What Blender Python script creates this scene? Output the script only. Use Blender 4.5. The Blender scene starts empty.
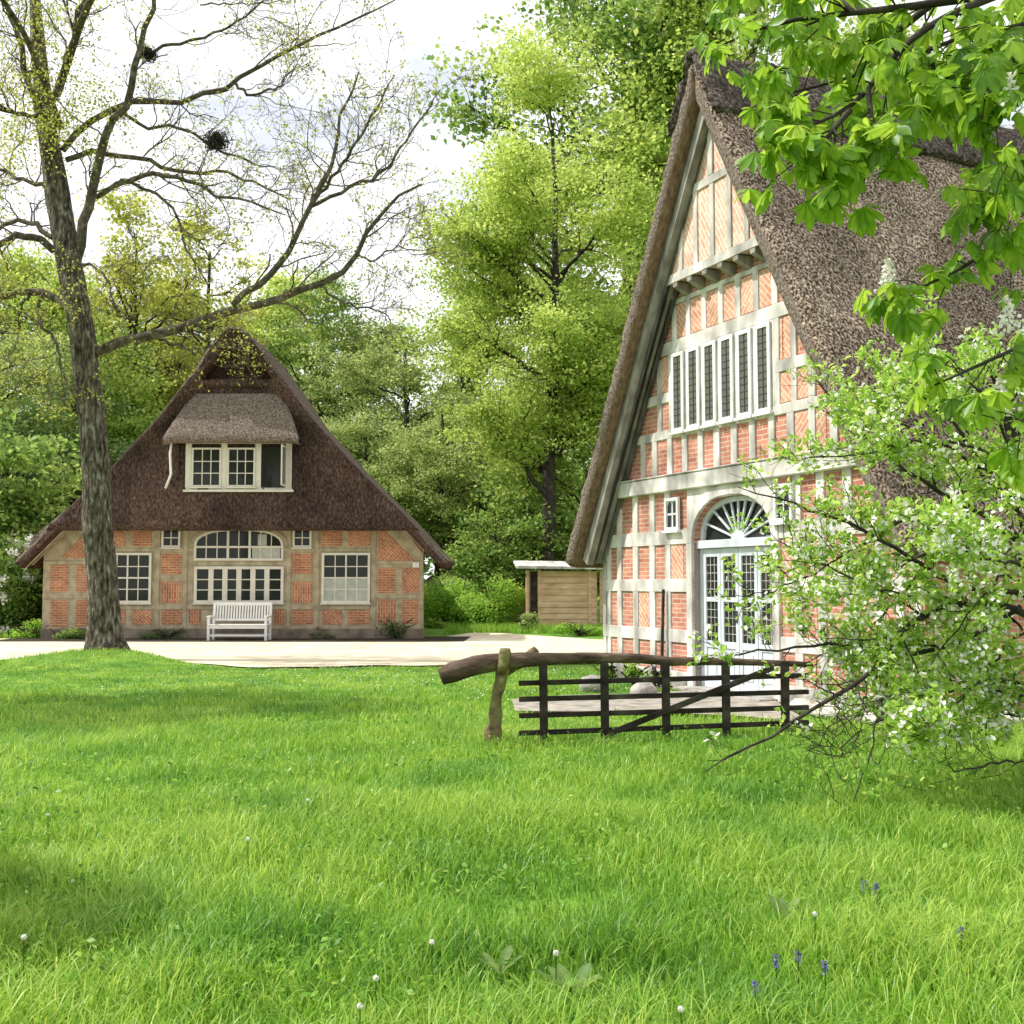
import bpy, math, random
import numpy as np
from math import pi, sin, cos, radians
random.seed(7); RNG = np.random.default_rng(7)
scn = bpy.context.scene
COL = scn.collection

# ------------------------------------------------------------------ camera
F = 1100.0; HZ = 583.0
TH = math.atan((HZ-512)/F); CT, ST = cos(TH), sin(TH); EYE = 1.6
def at(px, py, Y):
    u = (px-512)/F; v = (512-py)/F
    r = (u, CT-v*ST, ST+v*CT); t = Y/r[1]
    return np.array((r[0]*t, Y, EYE+r[2]*t))
cd = bpy.data.cameras.new('camera'); cam = bpy.data.objects.new('camera', cd); COL.objects.link(cam)
cam.location = (0, 0, EYE); cam.rotation_euler = (pi/2+TH, 0, 0)
cd.sensor_width = 36; cd.lens = F/1024*36; cd.clip_end = 2000; scn.camera = cam

# ------------------------------------------------------------------ light
SUN = np.array((-.67, .045, .74)); SUN = SUN/np.linalg.norm(SUN)
elev = math.asin(SUN[2]); az = math.atan2(SUN[0], SUN[1])
sl = bpy.data.lights.new('sun', 'SUN'); sl.energy = 5.0; sl.angle = radians(.53); sl.color = (1, .955, .88)
so = bpy.data.objects.new('sun', sl); COL.objects.link(so); so.location = (0, 0, 40)
so.rotation_euler = (pi/2-elev, 0, pi-az) 
import mathutils
so.rotation_euler = mathutils.Vector(SUN).to_track_quat('Z', 'Y').to_euler()
w = bpy.data.worlds.new('World'); scn.world = w; w.use_nodes = True
nt = w.node_tree; N = nt.nodes; L = nt.links
bg = N['Background']
sky = N.new('ShaderNodeTexSky'); sky.sky_type = 'NISHITA'; sky.sun_disc = False
sky.sun_elevation = elev; sky.sun_rotation = az; sky.air_density = 1.0; sky.dust_density = 1.5
tc = N.new('ShaderNodeTexCoord')
mp = N.new('ShaderNodeMapping'); mp.inputs['Scale'].default_value = (1.6, 1.6, 3.6); mp.inputs['Location'].default_value = (.35, .2, .1)
L.new(tc.outputs['Generated'], mp.inputs[0])
nz = N.new('ShaderNodeTexNoise'); nz.inputs['Scale'].default_value = 2.2; nz.inputs['Detail'].default_value = 7; nz.inputs['Roughness'].default_value = .55; nz.inputs['Distortion'].default_value = .3
L.new(mp.outputs[0], nz.inputs['Vector'])
cr = N.new('ShaderNodeValToRGB'); cr.color_ramp.elements[0].position = .34; cr.color_ramp.elements[0].color = (.55, .55, .55, 1); cr.color_ramp.elements[1].position = .47
L.new(nz.outputs['Fac'], cr.inputs[0])
mx = N.new('ShaderNodeMix'); mx.data_type = 'RGBA'
L.new(cr.outputs[0], mx.inputs[0]); L.new(sky.outputs[0], mx.inputs[6]); mx.inputs[7].default_value = (8.8, 8.9, 9.1, 1)
L.new(mx.outputs[2], bg.inputs[0]); bg.inputs[1].default_value = .15
scn.view_settings.view_transform = 'Standard'; scn.view_settings.look = 'None'
scn.view_settings.exposure = 0; scn.view_settings.gamma = 1
scn.cycles.max_bounces = 8; scn.cycles.transparent_max_bounces = 4; scn.cycles.transmission_bounces = 4
scn.cycles.use_denoising = True; scn.cycles.caustics_reflective = False; scn.cycles.caustics_refractive = False

# ------------------------------------------------------------------ materials
def newmat(name):
    m = bpy.data.materials.new(name); m.use_nodes = True
    n = m.node_tree.nodes; b = n['Principled BSDF']; return m, n, m.node_tree.links, b
def ramp(n, stops):
    r = n.new('ShaderNodeValToRGB'); e = r.color_ramp.elements
    e[0].position, e[0].color = stops[0][0], (*stops[0][1], 1)
    e[1].position, e[1].color = stops[-1][0], (*stops[-1][1], 1)
    for p, c in stops[1:-1]:
        x = e.new(p); x.color = (*c, 1)
    return r
def noisy(name, stops, scale=6, detail=5, rough=.85, bump=.3, stretch=(1, 1, 1), bscale=None, bdist=.02, spec=.2, dist=0, obj=True):
    m, n, l, b = newmat(name)
    t = n.new('ShaderNodeTexCoord'); mp = n.new('ShaderNodeMapping'); mp.inputs['Scale'].default_value = stretch
    l.new(t.outputs['Object'], mp.inputs[0])
    x = n.new('ShaderNodeTexNoise'); x.inputs['Scale'].default_value = scale; x.inputs['Detail'].default_value = detail; x.inputs['Distortion'].default_value = dist
    l.new(mp.outputs[0], x.inputs['Vector'])
    r = ramp(n, stops); l.new(x.outputs['Fac'], r.inputs[0]); l.new(r.outputs[0], b.inputs['Base Color'])
    b.inputs['Roughness'].default_value = rough; b.inputs['Specular IOR Level'].default_value = spec
    if bump:
        y = n.new('ShaderNodeTexNoise'); y.inputs['Scale'].default_value = bscale or scale*3; y.inputs['Detail'].default_value = 4
        l.new(mp.outputs[0], y.inputs['Vector'])
        bp = n.new('ShaderNodeBump'); bp.inputs['Strength'].default_value = bump; bp.inputs['Distance'].default_value = bdist
        l.new(y.outputs['Fac'], bp.inputs['Height']); l.new(bp.outputs[0], b.inputs['Normal'])
    return m
def foliage(name, dark, mid, light, trans=.45, rough=.5, spec=.3, var=.5):
    m, n, l, b = newmat(name)
    a = n.new('ShaderNodeAttribute'); a.attribute_name = 'tint'
    o = n.new('ShaderNodeObjectInfo')
    ad = n.new('ShaderNodeMath'); ad.operation = 'MULTIPLY_ADD'
    l.new(o.outputs['Random'], ad.inputs[0]); ad.inputs[1].default_value = .16; l.new(a.outputs['Fac'], ad.inputs[2])
    r = ramp(n, [(.02, dark), (var, mid), (1.0, light)])
    l.new(ad.outputs[0], r.inputs[0])
    l.new(r.outputs[0], b.inputs['Base Color']); b.inputs['Roughness'].default_value = rough; b.inputs['Specular IOR Level'].default_value = spec
    tr = n.new('ShaderNodeBsdfTranslucent')
    hs = n.new('ShaderNodeHueSaturation'); hs.inputs['Hue'].default_value = .485; hs.inputs['Saturation'].default_value = .97; hs.inputs['Value'].default_value = 1.45
    l.new(r.outputs[0], hs.inputs['Color']); l.new(hs.outputs[0], tr.inputs[0])
    ms = n.new('ShaderNodeMixShader'); ms.inputs[0].default_value = trans
    l.new(b.outputs[0], ms.inputs[1]); l.new(tr.outputs[0], ms.inputs[2]); l.new(ms.outputs[0], n['Material Output'].inputs[0])
    return m
def vary(m, scale, stops):
    n, l = m.node_tree.nodes, m.node_tree.links; b = n['Principled BSDF']; src = b.inputs['Base Color'].links[0].from_socket
    tos = [k.to_socket for k in src.links]
    t = n.new('ShaderNodeTexCoord'); x = n.new('ShaderNodeTexNoise'); x.inputs['Scale'].default_value = scale; x.inputs['Detail'].default_value = 5; l.new(t.outputs['Object'], x.inputs['Vector'])
    r_ = ramp(n, stops); l.new(x.outputs['Fac'], r_.inputs[0]); mm = n.new('ShaderNodeMix'); mm.data_type = 'RGBA'; mm.blend_type = 'MULTIPLY'; mm.inputs[0].default_value = 1
    l.new(src, mm.inputs[6]); l.new(r_.outputs[0], mm.inputs[7])
    for k in tos: l.new(mm.outputs[2], k)
def brickmat(name, rot, c1, c2, mortar, fade=None):
    m, n, l, b = newmat(name)
    t = n.new('ShaderNodeTexCoord'); s = n.new('ShaderNodeSeparateXYZ'); c = n.new('ShaderNodeCombineXYZ')
    l.new(t.outputs['Object'], s.inputs[0])
    # walls stand in the local XZ or YZ plane: x+y picks whichever runs along the wall
    ad = n.new('ShaderNodeMath'); ad.operation = 'ADD'; l.new(s.outputs[0], ad.inputs[0]); l.new(s.outputs[1], ad.inputs[1])
    l.new(ad.outputs[0], c.inputs[0]); l.new(s.outputs[2], c.inputs[1])
    wn = n.new('ShaderNodeTexNoise'); wn.inputs['Scale'].default_value = 3; l.new(c.outputs[0], wn.inputs['Vector'])
    mixv = n.new('ShaderNodeVectorMath'); mixv.operation = 'MULTIPLY_ADD'; l.new(wn.outputs['Color'], mixv.inputs[0]); mixv.inputs[1].default_value = (.02, .02, 0); l.new(c.outputs[0], mixv.inputs[2])
    mp = n.new('ShaderNodeMapping'); mp.inputs['Rotation'].default_value = (0, 0, rot); l.new(mixv.outputs[0], mp.inputs[0])
    k = n.new('ShaderNodeTexBrick'); k.inputs['Scale'].default_value = 1; k.inputs['Brick Width'].default_value = .23; k.inputs['Row Height'].default_value = .072
    k.inputs['Mortar Size'].default_value = .011 if '_o' in name or '_v' in name else .009; k.inputs['Mortar Smooth'].default_value = .2; k.inputs['Bias'].default_value = -.1
    k.inputs['Color1'].default_value = (*c1, 1); k.inputs['Color2'].default_value = (*c2, 1); k.inputs['Mortar'].default_value = (*mortar, 1)
    l.new(mp.outputs[0], k.inputs['Vector'])
    g = n.new('ShaderNodeTexNoise'); g.inputs['Scale'].default_value = 2.2; g.inputs['Detail'].default_value = 6; l.new(t.outputs['Object'], g.inputs['Vector'])
    rr = ramp(n, [(.3, (.72, .7, .68)), (.7, (1.15, 1.12, 1.1))]); l.new(g.outputs['Fac'], rr.inputs[0])
    mm = n.new('ShaderNodeMix'); mm.data_type = 'RGBA'; mm.blend_type = 'MULTIPLY'; mm.inputs[0].default_value = 1
    l.new(k.outputs['Color'], mm.inputs[6]); l.new(rr.outputs[0], mm.inputs[7])
    l.new(mm.outputs[2], b.inputs['Base Color']); b.inputs['Roughness'].default_value = .9; b.inputs['Specular IOR Level'].default_value = .15
    bp = n.new('ShaderNodeBump'); bp.inputs['Strength'].default_value = .5; bp.inputs['Distance'].default_value = .01; bp.invert = True
    l.new(k.outputs['Fac'], bp.inputs['Height']); l.new(bp.outputs[0], b.inputs['Normal'])
    return m
M = {}
M['thatch'] = noisy('thatch', [(.36, (.035, .024, .018)), (.47, (.17, .125, .095)), (.55, (.36, .285, .225)), (.66, (.66, .56, .46))], scale=30, detail=4, bump=1, bscale=30, bdist=.06, rough=.95, spec=.08, stretch=(1, 1, .8))
M['thatch_dark'] = noisy('thatch_dark', [(.3, (.022, .015, .013)), (.5, (.058, .040, .034)), (.72, (.13, .095, .08))], scale=16, detail=8, bump=.8, bscale=40, bdist=.03, rough=.95, spec=.08, stretch=(1.4, 1.4, .6))
M['thatch_grey'] = noisy('thatch_grey', [(.30, (.07, .052, .042)), (.5, (.19, .15, .125)), (.7, (.38, .32, .27))], scale=24, detail=9, bump=.9, bscale=40, bdist=.03, rough=.95, spec=.08)
M['thatch_fine'] = noisy('thatch_fine', [(.30, (.05, .035, .03)), (.5, (.13, .10, .08)), (.7, (.28, .23, .19))], scale=24, detail=9, bump=.9, bscale=40, bdist=.03, rough=.95, spec=.08)
M['thatch_edge'] = noisy('thatch_edge', [(.3, (.07, .055, .045)), (.5, (.19, .15, .125)), (.7, (.34, .29, .25))], scale=26, detail=8, bump=.8, bscale=50, bdist=.03, rough=.95, spec=.08)
M['heather'] = noisy('heather', [(.3, (.03, .024, .022)), (.5, (.10, .08, .07)), (.72, (.30, .26, .23))], scale=18, detail=7, bump=1, bscale=30, bdist=.06, rough=.95, spec=.05)
M['soffit'] = noisy('soffit', [(.3, (.11, .07, .045)), (.7, (.27, .18, .12))], scale=9, detail=6, bump=.5, stretch=(1, 3, 1), rough=.95, spec=.05)
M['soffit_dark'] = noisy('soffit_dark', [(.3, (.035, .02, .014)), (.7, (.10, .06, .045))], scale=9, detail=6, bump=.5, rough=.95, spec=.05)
M['timber_white'] = noisy('timber_white', [(.33, (.30, .285, .265)), (.47, (.53, .505, .47)), (.62, (.82, .785, .74))], scale=2.6, detail=9, bump=.35, bscale=20, bdist=.01, rough=.85, stretch=(1, 1, .5))
M['timber_tan'] = noisy('timber_tan', [(.28, (.25, .21, .145)), (.5, (.38, .325, .225)), (.7, (.48, .42, .30))], scale=4, detail=9, bump=.35, bscale=22, bdist=.01, rough=.85)
M['timber_grey'] = noisy('timber_grey', [(.28, (.15, .14, .12)), (.5, (.26, .245, .215)), (.7, (.38, .36, .32))], scale=6, detail=8, bump=.5, bscale=25, bdist=.01, stretch=(1, 1, .3))
M['timber_shed'] = noisy('timber_shed', [(.28, (.50, .31, .19)), (.5, (.70, .47, .31)), (.7, (.82, .60, .43))], scale=6, detail=8, bump=.4, stretch=(.3, 1, 1))
M['timber_dark'] = noisy('timber_dark', [(.3, (.016, .013, .011)), (.55, (.045, .036, .03)), (.75, (.10, .085, .07))], scale=8, detail=8, bump=.6, bscale=30, bdist=.01, stretch=(.4, 1, 1))
M['log'] = noisy('log', [(.3, (.03, .022, .016)), (.5, (.09, .062, .042)), (.72, (.24, .18, .13))], scale=7, detail=9, bump=1, bscale=24, bdist=.025, stretch=(.35, 1, 1))
M['mossy'] = noisy('mossy', [(.3, (.07, .055, .03)), (.45, (.17, .13, .07)), (.6, (.20, .20, .07)), (.72, (.38, .33, .22))], scale=9, detail=8, bump=1, bscale=26, bdist=.02)
M['bark'] = noisy('bark', [(.32, (.022, .018, .012)), (.45, (.09, .075, .053)), (.56, (.165, .148, .11)), (.68, (.36, .34, .29))], scale=8, detail=12, bump=1, bscale=20, bdist=.09, stretch=(2.2, 2.2, .6), dist=.3)
M['limb'] = noisy('limb', [(.3, (.04, .033, .025)), (.55, (.12, .10, .075)), (.72, (.24, .21, .16))], scale=9, detail=8, bump=.8, stretch=(1, 1, .8))
M['bark_dark'] = noisy('bark_dark', [(.3, (.02, .017, .014)), (.6, (.065, .055, .042)), (.75, (.13, .12, .09))], scale=8, detail=6, bump=.8)
M['twig'] = noisy('twig', [(.3, (.11, .09, .06)), (.7, (.24, .20, .13))], scale=8, detail=3, bump=0)
M['white'] = noisy('white', [(.3, (.70, .70, .69)), (.7, (.82, .82, .80))], scale=7, detail=6, bump=.1, rough=.5, spec=.4)
M['cream'] = noisy('cream', [(.3, (.60, .57, .49)), (.7, (.70, .67, .59))], scale=6, detail=6, bump=.1, rough=.5, spec=.4)
M['blue_white'] = noisy('blue_white', [(.3, (.52, .56, .60)), (.7, (.66, .70, .74))], scale=6, detail=6, bump=.1, rough=.5, spec=.4)
M['stone'] = noisy('stone', [(.3, (.20, .19, .17)), (.5, (.36, .34, .31)), (.72, (.52, .49, .45))], scale=5, detail=9, bump=.8, bscale=15, bdist=.03)
M['pale_stone'] = noisy('pale_stone', [(.3, (.42, .38, .33)), (.5, (.60, .56, .50)), (.72, (.75, .71, .65))], scale=4, detail=9, bump=.8, bscale=12, bdist=.03)
M['plinth'] = noisy('plinth', [(.3, (.12, .10, .08)), (.5, (.22, .18, .14)), (.72, (.30, .25, .20))], scale=3, detail=8, bump=.4)
M['curtain'] = noisy('curtain', [(.3, (.34, .37, .33)), (.7, (.46, .48, .44))], scale=5, detail=4, bump=0)
M['metal'] = noisy('metal', [(.3, (.05, .05, .05)), (.7, (.1, .1, .1))], scale=9, bump=0, rough=.35, spec=.6)
M['brick'] = brickmat('brick', 0, (.60, .27, .19), (.46, .16, .12), (.60, .49, .41))
M['brick_p'] = brickmat('brick_p', radians(45), (.70, .39, .27), (.58, .27, .18), (.74, .62, .52))
M['brick_n'] = brickmat('brick_n', radians(-45), (.70, .39, .27), (.58, .27, .18), (.74, .62, .52))
M['brick_pale'] = brickmat('brick_pale', radians(60), (.78, .52, .42), (.66, .36, .26), (.82, .74, .67))
M['brick_o'] = brickmat('brick_o', 0, (.50, .21, .115), (.36, .125, .065), (.50, .39, .27))
M['brick_o2'] = brickmat('brick_o2', radians(45), (.50, .21, .115), (.36, .125, .065), (.50, .39, .27))
M['brick_v'] = brickmat('brick_v', radians(90), (.50, .21, .115), (.36, .125, .065), (.50, .39, .27))
M['path'] = noisy('path', [(.3, (.60, .52, .38)), (.5, (.72, .64, .48)), (.7, (.80, .73, .56))], scale=2.0, detail=9, bump=.4, bscale=40, bdist=.01)
M['paving'] = noisy('paving', [(.3, (.20, .19, .16)), (.5, (.34, .31, .27)), (.7, (.46, .42, .36))], scale=5, detail=8, bump=.5)
M['soil_and_shade'] = noisy('soil_and_shade', [(.3, (.02, .016, .012)), (.6, (.05, .04, .03)), (.75, (.1, .08, .05))], scale=5, detail=8, bump=.8)
M['lawn'] = noisy('lawn', [(.3, (.06, .14, .015)), (.5, (.12, .25, .026)), (.7, (.20, .34, .045))], scale=2.5, detail=10, bump=.6, bscale=18, bdist=.03)
m, n, l, b = newmat('glass'); b.inputs['Base Color'].default_value = (.022, .026, .022, 1); b.inputs['Roughness'].default_value = .06; b.inputs['Specular IOR Level'].default_value = .22
x = n.new('ShaderNodeTexNoise'); x.inputs['Scale'].default_value = 1.6; bp = n.new('ShaderNodeBump'); bp.inputs['Strength'].default_value = .06; bp.inputs['Distance'].default_value = .05
l.new(x.outputs['Fac'], bp.inputs['Height']); l.new(bp.outputs[0], b.inputs['Normal']); M['glass'] = m
m, n, l, b = newmat('leaded'); b.inputs['Base Color'].default_value = (.12, .125, .10, 1); b.inputs['Roughness'].default_value = .25; b.inputs['Specular IOR Level'].default_value = .4; M['leaded'] = m
M['grass'] = foliage('grass', (.035, .115, .010), (.172, .375, .026), (.48, .62, .12), trans=.42, rough=.42, spec=.4)
M['leaf_bright'] = foliage('leaf_bright', (.12, .22, .035), (.36, .50, .09), (.60, .68, .20), trans=.5)
M['leaf_mid'] = foliage('leaf_mid', (.055, .13, .025), (.21, .35, .065), (.44, .54, .14), trans=.46)
M['leaf_dark'] = foliage('leaf_dark', (.028, .08, .018), (.09, .18, .042), (.24, .34, .10), trans=.4)
M['leaf_grey'] = foliage('leaf_grey', (.10, .17, .045), (.29, .39, .11), (.50, .57, .21), trans=.48)
M['leaf_alder'] = foliage('leaf_alder', (.16, .20, .03), (.35, .41, .06), (.52, .55, .11), trans=.5)
M['leaf_apple'] = foliage('leaf_apple', (.10, .24, .022), (.28, .50, .06), (.52, .66, .15), trans=.48)
M['leaf_chestnut'] = foliage('leaf_chestnut', (.045, .13, .008), (.18, .36, .018), (.38, .55, .05), trans=.52, rough=.4, spec=.4)
M['petal'] = foliage('petal', (.70, .62, .60), (.84, .82, .78), (.9, .9, .86), trans=.3, rough=.6)
M['purple'] = foliage('purple', (.06, .06, .20), (.15, .15, .36), (.30, .28, .55), trans=.2)
M['fluff'] = foliage('fluff', (.6, .6, .56), (.75, .75, .7), (.85, .85, .8), trans=.3)

vary(M['grass'], .9, [(.33, (.62, .78, .8)), (.5, (1, 1, 1)), (.66, (1.10, 1.05, 1.1))])
vary(M['lawn'], .9, [(.33, (.62, .78, .8)), (.5, (1, 1, 1)), (.66, (1.35, 1.08, 1.2))])
vary(M['thatch'], .5, [(.35, (.62, .60, .60)), (.65, (1.15, 1.13, 1.1))])
vary(M['thatch_dark'], .8, [(.35, (.7, .7, .7)), (.65, (1.6, 1.5, 1.45))])
vary(M['path'], .7, [(.35, (.86, .85, .82)), (.65, (1.06, 1.05, 1.03))])
# ------------------------------------------------------------------ object helpers
def tag(o, label=None, cat=None, group=None, kind=None):
    if label: o['label'] = label
    if cat: o['category'] = cat
    if group: o['group'] = group
    if kind: o['kind'] = kind
    return o
def empty(name, loc, rz=0):
    o = bpy.data.objects.new(name, None); o.location = tuple(float(v) for v in loc); o.rotation_euler = (0, 0, rz); o.empty_display_size = .3
    COL.objects.link(o); return o
def link(name, me, mats, parent=None, loc=None):
    o = bpy.data.objects.new(name, me)
    for mm in (mats if isinstance(mats, (list, tuple)) else [mats]): me.materials.append(mm)
    COL.objects.link(o)
    if parent is not None: o.parent = parent
    if loc is not None: o.location = tuple(float(v) for v in loc)
    return o
def np_mesh(name, V, faces, tint=None, smooth=False, matidx=None):
    """faces: list of int arrays (n,k) for several k"""
    me = bpy.data.meshes.new(name); V = np.asarray(V, np.float32)
    me.vertices.add(len(V)); me.vertices.foreach_set('co', V.ravel())
    faces = [np.asarray(f, np.int32) for f in faces if len(f)]
    nl = sum(f.size for f in faces); nf = sum(len(f) for f in faces)
    me.loops.add(nl); me.loops.foreach_set('vertex_index', np.concatenate([f.ravel() for f in faces]))
    tot = np.concatenate([np.full(len(f), f.shape[1]) for f in faces]); st = np.concatenate([[0], np.cumsum(tot)[:-1]])
    me.polygons.add(nf); me.polygons.foreach_set('loop_start', st.astype(np.int32)); me.polygons.foreach_set('loop_total', tot.astype(np.int32))
    if smooth: me.polygons.foreach_set('use_smooth', np.ones(nf, bool))
    if matidx is not None: me.polygons.foreach_set('material_index', np.asarray(matidx, np.int32))
    me.update(calc_edges=True)
    if tint is not None:
        a = me.attributes.new('tint', 'FLOAT', 'POINT'); a.data.foreach_set('value', np.asarray(tint, np.float32))
    return me
class MB:
    def __init__(s): s.v = []; s.f = []
    def poly(s, pts, faces):
        k = len(s.v); s.v += [tuple(float(c) for c in p) for p in pts]; s.f += [tuple(i+k for i in f) for f in faces]; return s
    def box(s, x0, x1, y0, y1, z0, z1):
        if x0 > x1: x0, x1 = x1, x0
        return s.poly([(x0,y0,z0),(x1,y0,z0),(x1,y1,z0),(x0,y1,z0),(x0,y0,z1),(x1,y0,z1),(x1,y1,z1),(x0,y1,z1)],
                      [(0,3,2,1),(4,5,6,7),(0,1,5,4),(1,2,6,5),(2,3,7,6),(3,0,4,7)])
    def prism(s, p2, y0, y1):
        n = len(p2); a = sum(p2[i][0]*p2[(i+1)%n][1]-p2[(i+1)%n][0]*p2[i][1] for i in range(n))
        if a < 0: p2 = p2[::-1]
        pts = [(x, y0, z) for x, z in p2]+[(x, y1, z) for x, z in p2]
        return s.poly(pts, [tuple(range(n)), tuple(range(2*n-1, n-1, -1))]+[((i+1)%n, i, i+n, (i+1)%n+n) for i in range(n)])
    def bar(s, a, b, w, d=None, taper=1.0, up=(0, 0, 1)):
        a = np.array(a, float); b = np.array(b, float); d = d or w
        t = (b-a)/np.linalg.norm(b-a); u = np.array(up, float)
        if abs(t@u) > .95: u = np.array((0, 1., 0))
        x = np.cross(t, u); x /= np.linalg.norm(x); y = np.cross(x, t)
        P = []
        for c, k in ((a, 1), (b, taper)):
            for sx, sy in ((-1,-1),(1,-1),(1,1),(-1,1)): P.append(c+x*sx*w/2*k+y*sy*d/2*k)
        return s.poly(P, [(3,2,1,0),(4,5,6,7),(0,1,5,4),(1,2,6,5),(2,3,7,6),(3,0,4,7)])
    def tube(s, pts, rad, n=10, jit=0):
        pts = [np.array(p, float) for p in pts]; P = []; m = len(pts)
        ref = None
        for i, p in enumerate(pts):
            t = pts[min(i+1, m-1)]-pts[max(i-1, 0)]; t /= np.linalg.norm(t)
            if ref is None:
                ref = np.cross(t, (0.3, 1, .1)); 
            ref = ref-t*(ref@t); ref /= np.linalg.norm(ref); y = np.cross(t, ref)
            for k in range(n):
                a = 2*pi*k/n; r = rad[i]*(1+random.uniform(-jit, jit))
                P.append(p+(ref*cos(a)+y*sin(a))*r)
        Fc = [(i*n+k, i*n+(k+1)%n, (i+1)*n+(k+1)%n, (i+1)*n+k) for i in range(m-1) for k in range(n)]
        Fc += [tuple(range(n-1, -1, -1)), tuple(range((m-1)*n, m*n))]
        return s.poly(P, Fc)
    def build(s, name, mat, parent=None, bevel=0, smooth=False, loc=None):
        me = bpy.data.meshes.new(name); me.from_pydata(s.v, [], s.f); me.update()
        if smooth: me.polygons.foreach_set('use_smooth', [True]*len(me.polygons))
        o = link(name, me, mat, parent, loc)
        if bevel:
            bm = o.modifiers.new('bevel', 'BEVEL'); bm.width = bevel; bm.segments = 1; bm.limit_method = 'ANGLE'
        return o
def copy_tree(o, parent=None):
    c = o.copy(); COL.objects.link(c)
    if parent is not None: c.parent = parent
    for ch in [x for x in scn.objects if x.parent == o]: copy_tree(ch, c)
    return c
def vnoise(x, y, seed=0):
    r = np.random.default_rng(seed); G = r.random((64, 64))
    xi = np.floor(x).astype(int); yi = np.floor(y).astype(int); fx = x-xi; fy = y-yi
    fx = fx*fx*(3-2*fx); fy = fy*fy*(3-2*fy)
    g = lambda a, b: G[a % 64, b % 64]
    return (g(xi, yi)*(1-fx)*(1-fy)+g(xi+1, yi)*fx*(1-fy)+g(xi, yi+1)*(1-fx)*fy+g(xi+1, yi+1)*fx*fy)

# ------------------------------------------------------------------ vegetation helpers
def norm(a): return a/np.maximum(np.linalg.norm(a, axis=-1, keepdims=True), 1e-9)
def tubes(P, R, n=4):
    """P (N,p,3), R (N,p) -> verts, quads"""
    Nn, p, _ = P.shape
    T = np.empty_like(P); T[:, 1:-1] = P[:, 2:]-P[:, :-2]; T[:, 0] = P[:, 1]-P[:, 0]; T[:, -1] = P[:, -1]-P[:, -2]; T = norm(T)
    ref = np.cross(T[:, p//2], RNG.normal(size=(Nn, 3))); ref = norm(ref)[:, None, :]
    X = norm(ref-T*(ref*T).sum(-1, keepdims=True)); Y = np.cross(T, X)
    a = np.arange(n)*2*pi/n
    V = P[:, :, None, :]+(X[:, :, None, :]*np.cos(a)[:, None]+Y[:, :, None, :]*np.sin(a)[:, None])*R[:, :, None, None]
    idx = np.arange(Nn*p*n).reshape(Nn, p, n); nx = np.roll(idx, -1, axis=2)
    Q = np.stack([idx[:, :-1], nx[:, :-1], nx[:, 1:], idx[:, 1:]], -1).reshape(-1, 4)
    return V.reshape(-1, 3), Q
class Tubes:
    def __init__(s): s.V = []; s.Q = []; s.k = 0
    def add(s, P, R, n=4):
        v, q = tubes(np.asarray(P, float), np.asarray(R, float), n); s.V.append(v); s.Q.append(q+s.k); s.k += len(v)
    def build(s, name, mat, parent): return link(name, np_mesh(name, np.concatenate(s.V), [np.concatenate(s.Q)], smooth=True), mat, parent)
def spawn(P, R, k, ln, ang=(.5, 1.1), curl=.35, up=.1, t0=.25, pts=5, rr=.55, tend=1.0, bias=None):
    """k children on each branch; ln = child length array/scalar range relative"""
    Nn, p, _ = P.shape
    t = RNG.uniform(t0, tend, (Nn, k))*(p-1); i = np.minimum(t.astype(int), p-2); f = (t-i)[..., None]
    ii = np.arange(Nn)[:, None]
    B = P[ii, i]*(1-f)+P[ii, i+1]*f; T = norm(P[ii, i+1]-P[ii, i]); r0 = (R[ii, i]*(1-f[..., 0])+R[ii, i+1]*f[..., 0])*rr
    B = B.reshape(-1, 3); T = T.reshape(-1, 3); r0 = r0.ravel(); tt = (t/(p-1)).ravel()
    side = norm(np.cross(T, RNG.normal(size=T.shape))); a = RNG.uniform(*ang, len(T))[:, None]
    Dr = norm(T*np.cos(a)+side*np.sin(a)+np.array((0, 0, up))+(0 if bias is None else np.array(bias)))
    Ls = RNG.uniform(*ln, len(T))*(1.15-.5*tt)
    C = np.empty((len(T), pts, 3)); C[:, 0] = B; st = (Ls/(pts-1))[:, None]
    for j in range(1, pts):
        C[:, j] = C[:, j-1]+Dr*st
        Dr = norm(Dr+RNG.normal(size=Dr.shape)*curl+np.array((0, 0, up*.5)))
    RR = r0[:, None]*np.linspace(1, .35, pts)[None]
    return C, RR
def resample(pts, n):
    pts = np.asarray(pts, float); d = np.r_[0, np.cumsum(np.linalg.norm(np.diff(pts, axis=0), axis=1))]; t = np.linspace(0, d[-1], n)
    # Catmull-like smoothing through cubic of linear pieces
    out = np.stack([np.interp(t, d, pts[:, c]) for c in range(pts.shape[1])], 1)
    o = out.copy(); o[1:-1] = out[1:-1]*.5+(out[2:]+out[:-2])*.25
    return o
def leaf_quads(C, size, upb=.5, aspect=.6, tint=None, droop=0):
    """diamond leaves folded along the midrib: 4 verts, 2 tris"""
    n = len(C); size = np.broadcast_to(size, (n,))[:, None]
    Nn = norm(RNG.normal(size=(n, 3))+np.array((0, 0, upb*1.6))); A = norm(np.cross(Nn, RNG.normal(size=(n, 3)))); A = norm(A+np.array((0, 0, -droop))); B = norm(np.cross(Nn, A))
    V = np.stack([C-A*size*.5, C+B*size*aspect*.5+Nn*size*.08, C+A*size*.5, C-B*size*aspect*.5+Nn*size*.08], 1)
    idx = np.arange(n*4).reshape(n, 4)
    if tint is None: tint = RNG.normal(.45, .2, n)
    return V.reshape(-1, 3), idx, np.repeat(np.clip(tint, 0, 1), 4)
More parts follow.
